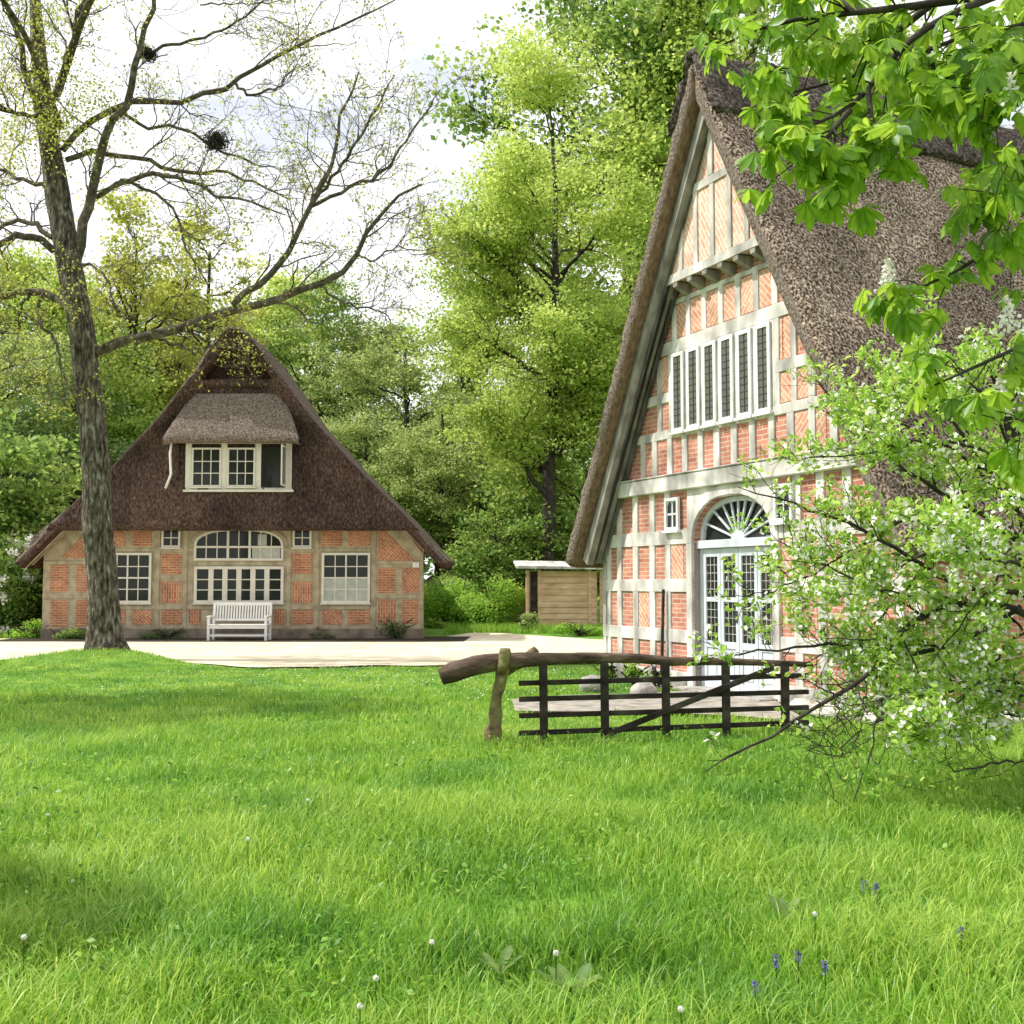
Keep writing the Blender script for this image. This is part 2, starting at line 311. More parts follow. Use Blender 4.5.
def make_tree(h, crown_z, rx, rz, leafn, leafs, leafmat, trunk_r=.3, seed=0, flat=.38, lean=(0, 0), sig=.55, limbs=26, barkm='bark_dark', clump=22, sub=9):
    """deciduous tree; returns (trunk mesh, crown mesh) in local coordinates, base at the origin"""
    global RNG
    RNG = np.random.default_rng(seed+100)
    tb = Tubes(); top = crown_z+rz*.75
    z = np.linspace(0, 1, 14); tp = np.stack([lean[0]*z**1.5+np.cumsum(RNG.normal(0, .07, 14)), lean[1]*z**1.5+np.cumsum(RNG.normal(0, .07, 14)), z*top-.1], 1); tp[0, :2] = 0
    tr = trunk_r*(1-.88*z)+.02; tr[0] *= 1.35
    tb.add(tp[None], tr[None], 10)
    # limbs reach to points spread through the crown
    t = norm(RNG.normal(size=(limbs, 3))); t[:, 2] = t[:, 2]*.9+.12; rad = RNG.uniform(.62, 1.0, limbs)[:, None]
    tgt = np.array((lean[0], lean[1], crown_z))+t*rad*np.array((rx, rx, rz))
    hz = np.clip(tgt[:, 2]-np.linalg.norm(tgt[:, :2]-np.array(lean), axis=1)*RNG.uniform(.35, .8, limbs), crown_z-rz*.95, top*.97)
    hz = np.maximum(hz, h*.12)
    st = np.stack([np.interp(hz, tp[:, 2], tp[:, c]) for c in range(3)], 1)
    s = np.linspace(0, 1, 8)[None, :, None]
    mid = st*.5+tgt*.5; mid[:, 2] += RNG.uniform(-.05, .12, limbs)*rx
    P = (1-s)**2*st[:, None]+2*s*(1-s)*mid[:, None]+s*s*tgt[:, None]; P[:, 1:-1] += RNG.normal(0, rx*.022, (limbs, 6, 3))
    R = np.interp(hz, tp[:, 2], tr)[:, None]*.45*np.linspace(1, .15, 8)[None]+.012
    tb.add(P, R, 5)
    C1, R1 = spawn(P, R, sub, (rx*.22, rx*.5), curl=.22, up=.05, t0=.3, pts=5)
    tb.add(C1, R1, 3)
    trunk = np_mesh('trunk', np.concatenate(tb.V), [np.concatenate(tb.Q)], smooth=True)
    # clumps along the outer parts of the branches
    nc = leafn//clump
    ci = RNG.integers(0, len(C1), nc); cj = RNG.integers(1, 5, nc); cen = C1[ci, cj]+RNG.normal(0, sig*.6, (nc, 3))*np.array((1, 1, .5))
    off = RNG.normal(0, 1, (nc, clump, 3))*np.array((sig, sig, sig*flat))*RNG.uniform(.4, 1, (nc, 1, 1))
    C = cen[:, None]+off
    ct = RNG.normal(.44, .21, nc)[:, None]+RNG.normal(0, .12, (nc, clump))
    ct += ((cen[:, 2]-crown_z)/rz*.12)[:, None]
    V, Q, T = leaf_quads(C.reshape(-1, 3), RNG.uniform(.7, 1.3, nc*clump)*leafs, .6, .7, ct.ravel())
    crown = np_mesh('crown', V, [Q], T)
    trunk.materials.append(M[barkm]); crown.materials.append(M[leafmat])
    return trunk, crown
def put_tree(meshes, name, loc, rz, sc, label, group, cat='tree'):
    e = empty(name, loc, rz); e.scale = (sc, sc, sc)
    for k, me in zip(('trunk', 'crown'), meshes):
        o = bpy.data.objects.new(k, me); COL.objects.link(o); o.parent = e
    tag(e, label, cat, group); return e

# ------------------------------------------------------------------ ground
def ground_h(x, y):
    return .26*np.exp(-(((x+8.25)/2.4)**2+((y-22.5)/1.25)**2))*np.clip((21.45+.66*np.tanh((x+2)/3)+2.5*np.exp(-((x+8.4)/2.3)**2)-y)/.6, 0, 1)+.03*(vnoise(x*.35+20, y*.35+20, 3)-.5)*np.clip((21-y)/3, 0, 1)
gx = np.concatenate([[-600, -200, -60], np.linspace(-30, 30, 121), [60, 200, 600]]); gy = np.concatenate([[-100, -20], np.linspace(0, 34, 103), [60, 150, 400, 1200]])
X, Y = np.meshgrid(gx, gy); Z = ground_h(X, Y)-.012
V = np.stack([X, Y, Z], -1).reshape(-1, 3); nx = len(gx); ny = len(gy)
I = np.arange(nx*ny).reshape(ny, nx); Q = np.stack([I[:-1, :-1], I[:-1, 1:], I[1:, 1:], I[1:, :-1]], -1).reshape(-1, 4)
tag(link('lawn_ground', np_mesh('ground', V, [Q], smooth=True), M['lawn']), kind='structure')
# sandy path, sweeping past the small house and round behind the large one
def edge_near(x):   # near edge of the path
    return 21.3+.66*math.tanh((x+2)/3)+.15*sin(x*1.7)+.08*sin(x*4.1)+2.5*math.exp(-((x+8.4)/2.3)**2)
P = MB(); xs = np.linspace(-34, 3.2, 120)
near = [(x, edge_near(x)) for x in xs]; 
def edge_far(x):
    if x < -14.3: return 31.5+.1*sin(x*2)
    if x < -2.6: return 30.25+.06*sin(x*3)
    t = min(1, (x+2.6)/1.5); return 30.25*(1-t)+36*t-1.4*max(0, x+1.1)
pts = [(x, y, .02) for x, y in near]+[(x, edge_far(x), .02) for x in xs]; k = len(xs)
P.poly(pts, [(i, i+1, k+i+1, k+i) for i in range(k-1)])
tag(P.build('path', M['path']), kind='structure')
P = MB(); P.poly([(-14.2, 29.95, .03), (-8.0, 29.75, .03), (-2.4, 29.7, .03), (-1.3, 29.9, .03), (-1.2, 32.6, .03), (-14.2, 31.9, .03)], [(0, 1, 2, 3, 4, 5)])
tag(P.build('bed_soil_and_shade', M['soil_and_shade']), kind='structure')  # dark bed soil, widened to stand in for the cottage's shadow
def gpt(px, py):
    u = (px-512)/F; v = (512-py)/F; r = (u, CT-v*ST, ST+v*CT); t = -EYE/r[2]; return np.array((r[0]*t, r[1]*t, 0))
FC = [gpt(*q)[:2] for q in ((512, 701), (560, 697), (640, 695), (692, 692), (700, 689), (775, 702), (800, 718), (800, 724), (740, 718), (660, 714), (515, 713))]
def inpoly(x, y, poly):
    c = np.zeros(np.shape(x), bool); n = len(poly)
    for i in range(n):
        (x1, y1), (x2, y2) = poly[i], poly[(i+1) % n]
        if y1 == y2: continue
        c ^= ((y1 > y) != (y2 > y)) & (x < (x2-x1)*(y-y1)/(y2-y1)+x1)
    return c
# brick paving in front of the large door
C0 = np.array((3.148, 15.915)); DX = np.array((.4213, -.9069)); DY = np.array((.9069, .4213)); RZ = math.atan2(-.9069, .4213)
def big(x, y, z=0): p = C0+DX*x+DY*y; return (p[0], p[1], z)
P = MB(); P.poly([(x, y, .025) for x, y in FC], [tuple(range(len(FC)))])
tag(P.build('paved_forecourt', M['paving']), kind='structure')

# ------------------------------------------------------------------ thatch
def thatch_roof(name, prof, y0, y1, thick, mats, parent, step=.16, ystep=.25, jit=.02, straw=0, yfront=None, strawlen=.11):
    """prof: outer profile (x,z) left to right; slab hangs below it. mats: [outer, edge, underside]"""
    prof = np.array(prof, float); d = np.r_[0, np.cumsum(np.linalg.norm(np.diff(prof, axis=0), axis=1))]
    n = int(d[-1]/step)+1; t = np.linspace(0, d[-1], n)
    o = np.stack([np.interp(t, d, prof[:, c]) for c in range(2)], 1)
    for _ in range(2): o[1:-1] = o[1:-1]*.5+(o[2:]+o[:-2])*.25
    T = np.gradient(o, axis=0); T /= np.linalg.norm(T, axis=1)[:, None]; Nn = np.stack([-T[:, 1], T[:, 0]], 1)
    inner = o-Nn*thick; 
    # the inner apex must not cross
    c = n//2; inner[:, 0] = np.where(np.arange(n) < c, np.minimum(inner[:, 0], -.001+o[c, 0]), np.maximum(inner[:, 0], .001+o[c, 0]))
    m = int((y1-y0)/ystep)+1; ys = np.r_[y0, y0+.05, y0+.12, np.linspace(y0+.25, y1, m)]
    rnd = np.r_[.10, .04, .01, np.zeros(m)]
    V = []; 
    tt, yy = np.meshgrid(t, ys); nn = (vnoise(tt*2.2, yy*2.2, 5)-.5)*jit*2.5+(vnoise(tt*7, yy*7, 6)-.5)*jit
    for j, y in enumerate(ys):
        p = o+Nn*(nn[j]-rnd[j])[:, None]
        V.append(np.stack([p[:, 0], np.full(n, y)+(RNG.normal(0, jit*.5, n) if j < 2 else 0), p[:, 1]], 1))
    for j, y in enumerate(ys):
        q = inner+Nn*rnd[j]*.6*np.ones((n, 1))
        V.append(np.stack([q[:, 0], np.full(n, y)+.01, q[:, 1]], 1))
    ms = len(ys); I = np.arange(2*ms*n).reshape(2, ms, n)
    top = np.stack([I[0, :-1, :-1], I[0, :-1, 1:], I[0, 1:, 1:], I[0, 1:, :-1]], -1).reshape(-1, 4)
    bot = np.stack([I[1, :-1, :-1], I[1, 1:, :-1], I[1, 1:, 1:], I[1, :-1, 1:]], -1).reshape(-1, 4)
    fr = np.stack([I[1, 0, :-1], I[1, 0, 1:], I[0, 0, 1:], I[0, 0, :-1]], -1)
    bk = np.stack([I[0, -1, :-1], I[0, -1, 1:], I[1, -1, 1:], I[1, -1, :-1]], -1)
    e1 = np.stack([I[1, :-1, 0], I[0, :-1, 0], I[0, 1:, 0], I[1, 1:, 0]], -1); e2 = np.stack([I[0, :-1, -1], I[1, :-1, -1], I[1, 1:, -1], I[0, 1:, -1]], -1)
    Fs = [top, bot, fr, bk, e1, e2]; mi = [np.zeros(len(top)), np.full(len(bot), 2), np.ones(len(fr)), np.ones(len(bk)), np.ones(len(e1)), np.ones(len(e2))]
    V = np.concatenate(V); Fq = np.concatenate(Fs); mi = np.concatenate(mi)
    if straw:
        a = RNG.uniform(0, n-1.01, straw); y = RNG.uniform(y0, y1, straw); i = a.astype(int); f = (a-i)[:, None]
        p = o[i]*(1-f)+o[i+1]*f; tn = T[i]; nr = Nn[i]; sgn = np.where(tn[:, 1] > 0, -1., 1.)[:, None]
        dn = tn*sgn; Dd = np.stack([dn[:, 0], RNG.normal(0, .25, straw), dn[:, 1]], 1); N3 = np.stack([nr[:, 0], np.zeros(straw), nr[:, 1]], 1)
        C = np.stack([p[:, 0], y, p[:, 1]], 1)+N3*RNG.uniform(-.01, .02, straw)[:, None]
        Dd = norm(Dd+N3*RNG.uniform(.0, .45, straw)[:, None]); S = norm(np.cross(Dd, N3))*RNG.uniform(.004, .014, straw)[:, None]; ln = RNG.uniform(.5, 1.2, straw)[:, None]*strawlen
        sv = np.stack([C-S, C+S, C+Dd*ln+S*.5, C+Dd*ln-S*.5], 1).reshape(-1, 3); k = len(V)
        V = np.concatenate([V, sv]); Fq = np.concatenate([Fq, np.arange(len(sv)).reshape(-1, 4)+k]); mi = np.r_[mi, np.where(RNG.random(straw) < .5, 0, 1)]
    return link(name, np_mesh(name, V, [Fq], smooth=True, matidx=mi), [M[x] for x in mats], parent)

# ------------------------------------------------------------------ LARGE HOUSE
H = empty('thatched_farmhouse', (C0[0], C0[1], 0), RZ)
tag(H, 'large half-timbered farmhouse with steep tall gable, arched door and huge thatched roof', 'house')
DC = .05; OW = .95; SP = 2.2; AH = .68
def arch(cx, hw, z0, ah, n=14, p=2.3):
    return [(cx-hw*abs(cos(a))**(2/p)*(1 if cos(a) > 0 else -1), z0+ah*abs(sin(a))**(2/p)) for a in np.linspace(0, pi, n+1)]
ARO = arch(DC, OW, SP, AH)
wallp = [(-3.69, .0), (DC-OW, 0)]+ARO+[(DC+OW, 0), (3.69, 0), (3.69, 2.1), (0, 8.65), (-3.69, 2.1)]
wb = MB().prism(wallp, 0, .35)
rv = MB(); rv.box(DC-OW+.0005, DC-OW+.0035, .012, .34, 0, SP)
wb.box(3.44, 3.69, .36, 17.5, 0, 2.3); wb.box(-3.69, -3.44, .36, 17.5, 0, 2.3); wb.box(-3.43, 3.43, 17.2, 17.5, 0, 4)
wb.build('wall', M['brick'], H)
# timber frame: posts and rails stand 25 mm proud of the brick
tf = MB()
def rk(z): return 3.66*(8.55-z)/6.55 if z > 2.05 else 3.66    # half width of the gable at height z
def rail(z0, z1, a=None, b=None, pr=.03):
    h = rk(z1); a = -h if a is None else max(a, -h); b = h if b is None else min(b, h)
    tf.box(a, b, -pr, .02, z0, z1)
def post(x, z0, z1, w=.15, pr=.026):
    z1 = min(z1, 8.4-abs(x)*1.79)
    if z1 > z0+.1: tf.box(x-w/2+random.uniform(-.012, .012), x+w/2, -pr, .015, z0, z1)
ZR = [(.06, .24), (.68, .88), (1.46, 1.66), (2.20, 2.42)]
for a, b in ZR:
    rail(a, b, None, DC-OW-.14); rail(a, b, DC+OW+.14, None)
for x in (-3.60, -3.45, -3.10, -2.57, -2.06, -1.60, 1.52, 1.98, 2.48, 3.0, 3.33, 3.6): post(x, 0.0, 3.04, w=.15 if abs(x) < 3.3 else .1)
for s_ in (-1, 1): tf.box(DC+s_*(OW+.002), DC+s_*(OW+.15), -.05, .02, 0, SP)
ao = arch(DC, OW+.15, SP, AH+.16); ai = arch(DC, OW+.002, SP, AH+.002)
for i in range(len(ao)-1): tf.prism([ao[i], ao[i+1], ai[i+1], ai[i]], -.05, .02)
rail(2.86, 3.04, DC-OW-.14, DC+OW+.14, pr=.028)
tf.box(DC-OW-.14, DC+OW+.14, -.022, .02, 2.55, 2.86) if False else None
# spandrels beside the arch
for s_ in (-1, 1): tf.prism([(DC+s_*(OW+.14), 2.42), (DC+s_*(OW+.14), 2.87), (DC+s_*.45, 2.87), (DC+s_*.80, 2.72)], -.034, .02)
for x in (-1.10, -.68, -.26, .165, .585, 1.01, -1.52, -1.96, -2.32, 1.42, 1.84, 2.26): post(x, 3.26, 3.90, w=.14)
rail(3.88, 4.02)
for a, b in ((4.46, 4.62),):
    rail(a, b, None, -1.42); rail(a, b, 1.10, None)
tf.box(-1.42, 1.11, -.028, .018, 4.02, 5.22)
for x in (-1.47, 1.16): post(x, 4.0, 5.3, w=.1)
for x in (-1.80, 1.50, 1.86): post(x, 4.0, 5.22, w=.12)
rail(5.22, 5.42)
for x in (-1.36, -.97, -.55, -.12, .30, .72, 1.13, 1.46): post(x, 5.42, 6.02, w=.12)
rail(5.98, 6.06)
rl = tf.build('timber_frame', M['timber_white'], H, bevel=.006)
jb = MB(); jb.box(-2.98, 2.98, -.12, .02, 3.03, 3.27); jb.box(-2.95, 2.95, -.14, .0, 3.272, 3.30)
jb.build('beam', M['timber_white'], H, bevel=.012)
# patterned brick panels, 9 mm proud
def panels(lst, mat, name='brick_panel'):
    for a, b, z0, z1 in lst:
        MB().box(a, b, -.009, .01, z0, z1).build(name, M[mat], H)
panels([(-1.52, -1.18, 1.66, 2.2), (1.18, 1.44, 1.66, 2.2), (-2.5, -2.14, .88, 1.46), (2.06, 2.4, 1.66, 2.2), (1.3, 1.43, 4.63, 5.2), (-.06, .24, 5.44, 5.96), (-.91, -.61, 5.44, 5.96), (.78, 1.08, 5.44, 5.96), (1.18, 1.44, 4.04, 4.44), (-1.35, -1.0, 5.44, 5.96)], 'brick_p')
panels([(-.49, -.18, 5.44, 5.96), (.36, .66, 5.44, 5.96), (1.56, 1.8, 4.04, 4.44), (1.18, 1.26, 4.63, 5.2), (1.5, 1.77, 3.3, 3.86), (-1.74, -1.5, 4.64, 5.2), (1.92, 2.1, 3.3, 3.86), (2.56, 2.92, .9, 1.44)], 'brick_n', 'herringbone_panel')
# upper jettied gable
ug = MB().prism([(-1.50, 6.24), (1.50, 6.24), (1.42, 6.30), (0, 8.62), (-1.42, 6.30)], -.24, -.004)
ug.build('upper_gable', M['brick_pale'], H)
ut = MB(); ut.box(-1.52, 1.52, -.27, -.242, 6.22, 6.36)
for x in (-.8, -.4, .02, .44, .84):
    z1 = 8.5-abs(x)*1.79
    ut.box(x-.05, x+.05, -.265, -.241, 6.362, min(z1-.08, 7.45))
ut.box(-.55, .55, -.268, -.241, 7.452, 7.58); ut.box(-.06, .06, -.27, -.241, 7.582, 8.4)
ut.build('gable_timber', M['timber_white'], H, bevel=.005)
for i in range(8):
    x = -1.34+i*.385
    br = MB(); br.poly([(x-.055, -.002, 6.03), (x+.055, -.002, 6.03), (x-.055, -.002, 6.218), (x+.055, -.002, 6.218), (x-.055, -.26, 6.218), (x+.055, -.26, 6.218), (x-.055, -.26, 6.15), (x+.055, -.26, 6.15)],
        [(0, 1, 7, 6), (6, 7, 5, 4), (4, 5, 3, 2), (0, 6, 4, 2), (1, 3, 5, 7), (0, 2, 3, 1)])
    br.build('bracket', M['timber_grey'], H)
# windows
def window(parent, x0, x1, z0, z1, cols, rows, y=-.03, fw=.05, mw=.018, mat='white', glass='glass', frame_d=.05, split=None, name='window', curtain=False, archtop=False):
    f = MB(); f.box(x0, x1, y-frame_d, y, z0, z0+fw); f.box(x0, x1, y-frame_d, y, z1-fw, z1)
    f.box(x0, x0+fw, y-frame_d, y, z0+fw, z1-fw); f.box(x1-fw, x1, y-frame_d, y, z0+fw, z1-fw)
    f.box(x0-.03, x1+.03, y-frame_d-.035, y, z0-.04, z0-.001)
    fo = f.build(name, M[mat], parent, bevel=.003)
    g = MB(); g.box(x0+fw*.6, x1-fw*.6, y-.012, y+.004, z0+fw*.6, z1-fw*.6); g.build('pane', M[glass], fo)
    mb = MB(); ax0, ax1, az0, az1 = x0+fw, x1-fw, z0+fw, z1-fw; yy = y-.024
    sp = split or []
    for k in range(1, cols):
        xx = ax0+(ax1-ax0)*k/cols; ww = (.045 if cols != 6 else .145) if k in sp else mw; mb.box(xx-ww/2, xx+ww/2, yy-(.012 if k in sp else 0), y-.011, az0, az1)
    for k in range(1, rows):
        zz = az0+(az1-az0)*k/rows; ww = .045 if -k in sp else mw; mb.box(ax0, ax1, yy+.002-(.01 if -k in sp else 0), y-.0105, zz-ww/2, zz+ww/2)
    if archtop:
        hw = (ax1-ax0)/4
        for c in (ax0+hw, ax1-hw):
            for sg in (-1, 1): mb.prism([(c+sg*hw, az1-hw), (c+sg*hw, az1), (c, az1), (c+sg*hw*.6, az1-hw*.4)], yy, y-.0115)
    if mb.f: mb.build('glazing_bars', M['metal' if glass == 'leaded' else mat], fo)
    if curtain:
        cmb = MB(); cmb.box(ax0, ax1, y-.0135, y-.011, az0, az0+(az1-az0)*.48); cmb.build('curtain', M['curtain'], fo)
    return fo
for i in range(6):
    c = -1.23+i*.424
    window(H, c-.165, c+.165, 3.95, 5.2, 2, 11, y=-.035, fw=.062, mw=.008, glass='leaded', frame_d=.03)
window(H, -1.60, -1.22, 2.42, 2.93, 2, 2, y=-.03, fw=.05, mw=.03, archtop=True)
window(H, 1.10, 1.48, 2.42, 2.93, 2, 2, y=-.03, fw=.05, mw=.03, archtop=True)
# door, recessed
YD = .10
rv.build('door_reveal', M['timber_grey'], H)
df = MB()
df.box(DC-OW+.004, DC-OW+.07, YD, YD+.1, 0, SP); df.box(DC+OW-.07, DC+OW-.002, YD, YD+.1, 0, SP)
df.box(DC-OW+.004, DC+OW-.004, YD-.06, YD+.1, 2.12, 2.24)
ao = arch(DC, OW-.004, SP+.04, AH-.05); ai = arch(DC, OW-.08, SP+.04, AH-.13)
for i in range(len(ao)-1): df.prism([ao[i], ao[i+1], ai[i+1], ai[i]], YD, YD+.08)
for k in range(1, 10):
    a = pi*k/10; r0, r1 = .05, 1.0; ca, sa = cos(a), sin(a)
    rr = 1/((abs(ca)/(OW-.06))**2.3+(abs(sa)/(AH-.11))**2.3)**(1/2.3)
    df.bar((DC+ca*.10, YD+.03, SP+.05+sa*.05), (DC+ca*rr, YD+.03, SP+.04+sa*rr), .035, .03)
df.prism(arch(DC, .16, SP+.04, .12, 8), YD+.005, YD+.055)
dfo = df.build('door_frame', M['blue_white'], H, bevel=.004)
g = MB().prism(arch(DC, OW-.01, SP+.03, AH-.06), YD+.06, YD+.07); g.build('fanlight_pane', M['glass'], dfo)
lw = (2*OW-.14)/4
for i in range(4):
    x0 = DC-OW+.07+i*lw+.006; x1 = x0+lw-.012; st = .068
    d = MB(); d.box(x0, x0+st, YD+.01, YD+.06, .04, 2.115); d.box(x1-st, x1, YD+.01, YD+.06, .04, 2.115)
    for z0, z1 in ((.04, .14), (.64, .74), (1.32, 1.39), (1.99, 2.115)): d.box(x0+st, x1-st, YD+.011, YD+.06, z0, z1)
    d.box(x0+st, x1-st, YD+.03, YD+.05, .14, .64); d.box(x0+st+.06, x1-st-.06, YD+.018, YD+.03, .2, .58)
    do = d.build('door', M['blue_white'], H, bevel=.004)
    gl = MB(); gl.box(x0+st*.8, x1-st*.8, YD+.035, YD+.042, .7, 2.02); gl.build('pane', M['glass'], do)
    gb = MB()
    for z0, z1 in ((.74, 1.32), (1.39, 1.99)):
        for k in (1, 2): xx = x0+st+(x1-x0-2*st)*k/3; gb.box(xx-.0035, xx+.0035, YD+.026, YD+.034, z0, z1)
        for k in range(1, 5): zz = z0+(z1-z0)*k/5; gb.box(x0+st, x1-st, YD+.025, YD+.0335, zz-.0035, zz+.0035)
    gb.build('glazing_bars', M['timber_white'], do)
    if i == 1:
        hd = MB(); hd.bar((x1-.03, YD+.0, 1.02), (x1-.03, YD+.0, 1.2), .02); hd.bar((x1-.03, YD-.03, 1.12), (x1-.13, YD-.03, 1.12), .018); hd.bar((x1-.03, YD+.0, 1.12), (x1-.03, YD-.04, 1.12), .018); hd.build('handle', M['metal'], do)
st_ = MB(); st_.box(DC-OW-.1, DC+OW+.1, -.35, YD+.2, 0, .05); st_.build('doorstep', M['stone'], H, bevel=.01)
MB().box(-3.74, DC-OW-.16, -.06, .0, 0, .14).build('plinth', M['stone'], H, bevel=.01); MB().box(DC+OW+.16, 3.74, -.07, 0, 0, .16).build('plinth', M['stone'], H, bevel=.01)
# roof
def roofprof(hw, apex, eave, fl=.14, n=8):
    L_ = [(-hw*(1-t)-fl*0-(.0), eave+(apex-eave)*(t**1.0)-fl*sin(pi*t)*1.2) for t in np.linspace(0, .97, n)]
    R_ = [(-x, z) for x, z in L_[::-1]]
    return L_+[(-.05, apex-.02), (.05, apex-.02)]+R_
RF = thatch_roof('roof', roofprof(4.10, 9.38, 2.03, fl=.05), -.58, 17.9, .33, ['thatch', 'thatch_edge', 'soffit'], H, straw=60000, jit=.03, strawlen=.07)
# ridge cap: heather sods laid over the ridge
rc = thatch_roof('ridge_cap', [(-.66, 8.36), (-.44, 8.80), (-.22, 9.20), (-.10, 9.42), (.10, 9.42), (.22, 9.20), (.46, 8.77), (.70, 8.30)], -.62, 17.95, .16, ['heather', 'heather', 'heather'], RF, step=.08, ystep=.2, jit=.05, straw=9000)
sp_ = MB()
for i in range(26):
    y = -.2+i*.7+random.uniform(-.1, .1)
    for sg in (-1, 1): sp_.bar((sg*-.10, y+.05, 9.52), (sg*.56, y-.05, 8.58), .035)
sp_.build('ridge_pegs', M['log'], RF)
# rafters and verge boards under the overhang
vb = MB()
for sg in (-1, 1):
    dz = (9.28-2.03)/4.10
    for y0, y1, off, th in ((-.06, -.01, .40, .17),) if sg > 0 else ((-.40, -.28, .40, .20), (-.20, -.10, .40, .13), (-.06, -.01, .40, .17)):
        A = np.array((sg*.05, 0, 9.20)); B = np.array((sg*4.02, 0, 9.20-3.97*dz)); nrm = np.array((-sg*dz, 0, -1)); nrm = nrm/np.linalg.norm(nrm)
        p0 = A+nrm*(off-.04)+np.array((sg*.02, 0, -.3)); p1 = B+nrm*(off-.04); q1 = B+nrm*(off-.04+th); q0 = A+nrm*(off-.04+th)+np.array((sg*.0, 0, -.3))
        vb.prism([(p0[0], p0[2]), (p1[0], p1[2]), (q1[0], q1[2]), (q0[0] if q0[0]*sg > 0 else 0, q0[2])], y0, y1)
vb.build('verge_rafters', M['timber_grey'], H, bevel=.006)

# thin dark pole leaning beside the wall
p = MB(); p.tube([big(-1.66, -.12, 0), big(-1.64, -.08, 1.50)], [.028, .024], 8)
tag(p.build('wooden_pole', M['timber_dark']), 'thin dark wooden pole upright against the brick wall left of the arched door', 'pole')

# ------------------------------------------------------------------ SMALL HOUSE
SY = 31.5; A0 = at(237, 583, SY); S = empty('thatched_cottage', (A0[0], SY, 0), 0); S0 = A0[0]
tag(S, 'small half-timbered cottage with orange brick panels, dark thatch and a roof dormer', 'house')
def sp(px, py): q = at(px, py, SY); return (q[0]-S0, q[2])
def c4(cx, cy): return sp(180+cx*.2734, 500+cy*.2734)
wl, wr = sp(43, 583)[0], sp(423, 583)[0]
prof_s = [(-6.13, 2.22), (-4.78, 3.6), (-3.50, 4.86), (-2.2, 6.28), (-.86, 8.12), (-.40, 8.60), (-.15, 8.78), (.15, 8.78), (.40, 8.60), (.86, 8.12), (2.2, 6.28), (3.50, 4.86), (4.78, 3.6), (6.10, 2.2)]
wb = MB().prism([(wl, 0), (wr, 0), (wr, 2.45), (4.5, 3.45), (-4.5, 3.45), (wl, 2.45)], 0, .3)
wb.build('wall', M['timber_tan'], S)
MB().box(wl, wl+.3, .301, 10, 0, 2.5).build('side_wall', M['brick_o'], S); MB().box(wr-.7, wr-.4, .301, 4, 0, 2.5).build('side_wall', M['brick_o'], S)
MB().box(wr-2, wr-.301, 3.7, 4, 0, 3.2).build('back_wall', M['brick_o'], S)
sb = MB(); sb.box(wl-.02, wr+.02, -.03, .0, 0, .3); sb.build('plinth', M['plinth'], S)
# brick panels set in the frame (mirrored about the middle)
MXc = (237-180)/.2734
def rects(lst, mat, name):
    for (x0, y0, x1, y1, both) in lst:
        for m_ in ((0, 1) if both else (0,)):
            a, b = (x0, x1) if not m_ else (2*MXc-x1, 2*MXc-x0)
            q0 = c4(a, y1); q1 = c4(b, y0); MB().box(q0[0], q1[0], -.012, .01, q0[1], q1[1]).build(name, M[mat], S)
rects([(520, 96, 592, 168, 1), (410, 195, 485, 272, 1), (725, 248, 788, 340, 0), (812, 365, 872, 452, 0), (410, 403, 485, 455, 1), (615, 403, 692, 455, 1)], 'brick_o', 'brick_panel')
rects([(615, 96, 697, 168, 1), (812, 248, 875, 340, 0), (520, 403, 592, 455, 1)], 'brick_o2', 'herringbone_panel')
rects([(410, 298, 485, 377, 1), (725, 365, 788, 452, 0), (340, 403, 385, 455, 1)], 'brick_v', 'upright_brick_panel')
def c3(cx, cy): return sp(20+cx*.2148, 510+cy*.2149)
for a, b_, c_, d_ in ((140, 255, 228, 382), (262, 255, 335, 382), (140, 420, 224, 542), (260, 420, 335, 542)):
    q0 = c3(a, d_); q1 = c3(c_, b_); MB().box(q0[0], q1[0], -.012, .01, q0[1], q1[1]).build('brick_panel', M['brick_o'], S)
tri = [c3(188, 222), c3(325, 222), c3(325, 88)]; MB().prism(tri, -.0125, .01).build('end_brick_panel', M['brick_o2'], S)
tri = [c4(725, 98), c4(738, 98), c4(858, 222), c4(725, 222)]; MB().prism(tri, -.0125, .01).build('end_brick_panel', M['brick_o2'], S)
# slight relief: posts and braces
tb = MB()
for cx in (500, 708): 
    for m_ in (0, 1):
        x = c4(cx if not m_ else 2*MXc-cx, 300)[0]; tb.box(x-.07, x+.07, -.03, .0, .3, 3.3)
for cx in (398,):
    for m_ in (0, 1):
        x = c4(cx if not m_ else 2*MXc-cx, 300)[0]; tb.box(x-.06, x+.06, -.03, .0, .3, 3.3)
for y0, y1 in ((176, 190), (385, 400)):
    z0 = c4(0, y1)[1]; z1 = c4(0, y0)[1]; tb.box(c4(2*MXc-708, 0)[0]+.072, c4(708, 0)[0]-.072, -.025, .0, z0, z1)
q = c4(725, 229)[1]; tb.box(c4(716, 0)[0], wr, -.026, 0, q-.05, q+.05); tb.box(wl, c3(335, 0)[0], -.026, 0, q-.05, q+.05)
q = c4(725, 353)[1]; tb.box(c4(716, 0)[0], wr, -.026, 0, q-.06, q+.06); tb.box(wl, c3(335, 0)[0], -.026, 0, q-.06, q+.06)
for sg in (-1, 1):
    tb.bar((sg*6.0, -.34, 2.12), (sg*4.62, -.34, 3.46), .30, .09, up=(0, 1, 0))
    tb.bar((sg*5.9, -.12, 2.2), (sg*4.5, -.12, 3.55), .26, .12, up=(0, 1, 0))
tb.build('timber_frame', M['timber_tan'], S, bevel=.006)
def swin(x0, y0, x1, y1, cols, rows, **kw):
    a = c4(x0, y1); b_ = c4(x1, y0); return window(S, a[0], b_[0], a[1], b_[1], cols, rows, **kw)
kw = dict(y=-.02, mat='cream', mw=.028)
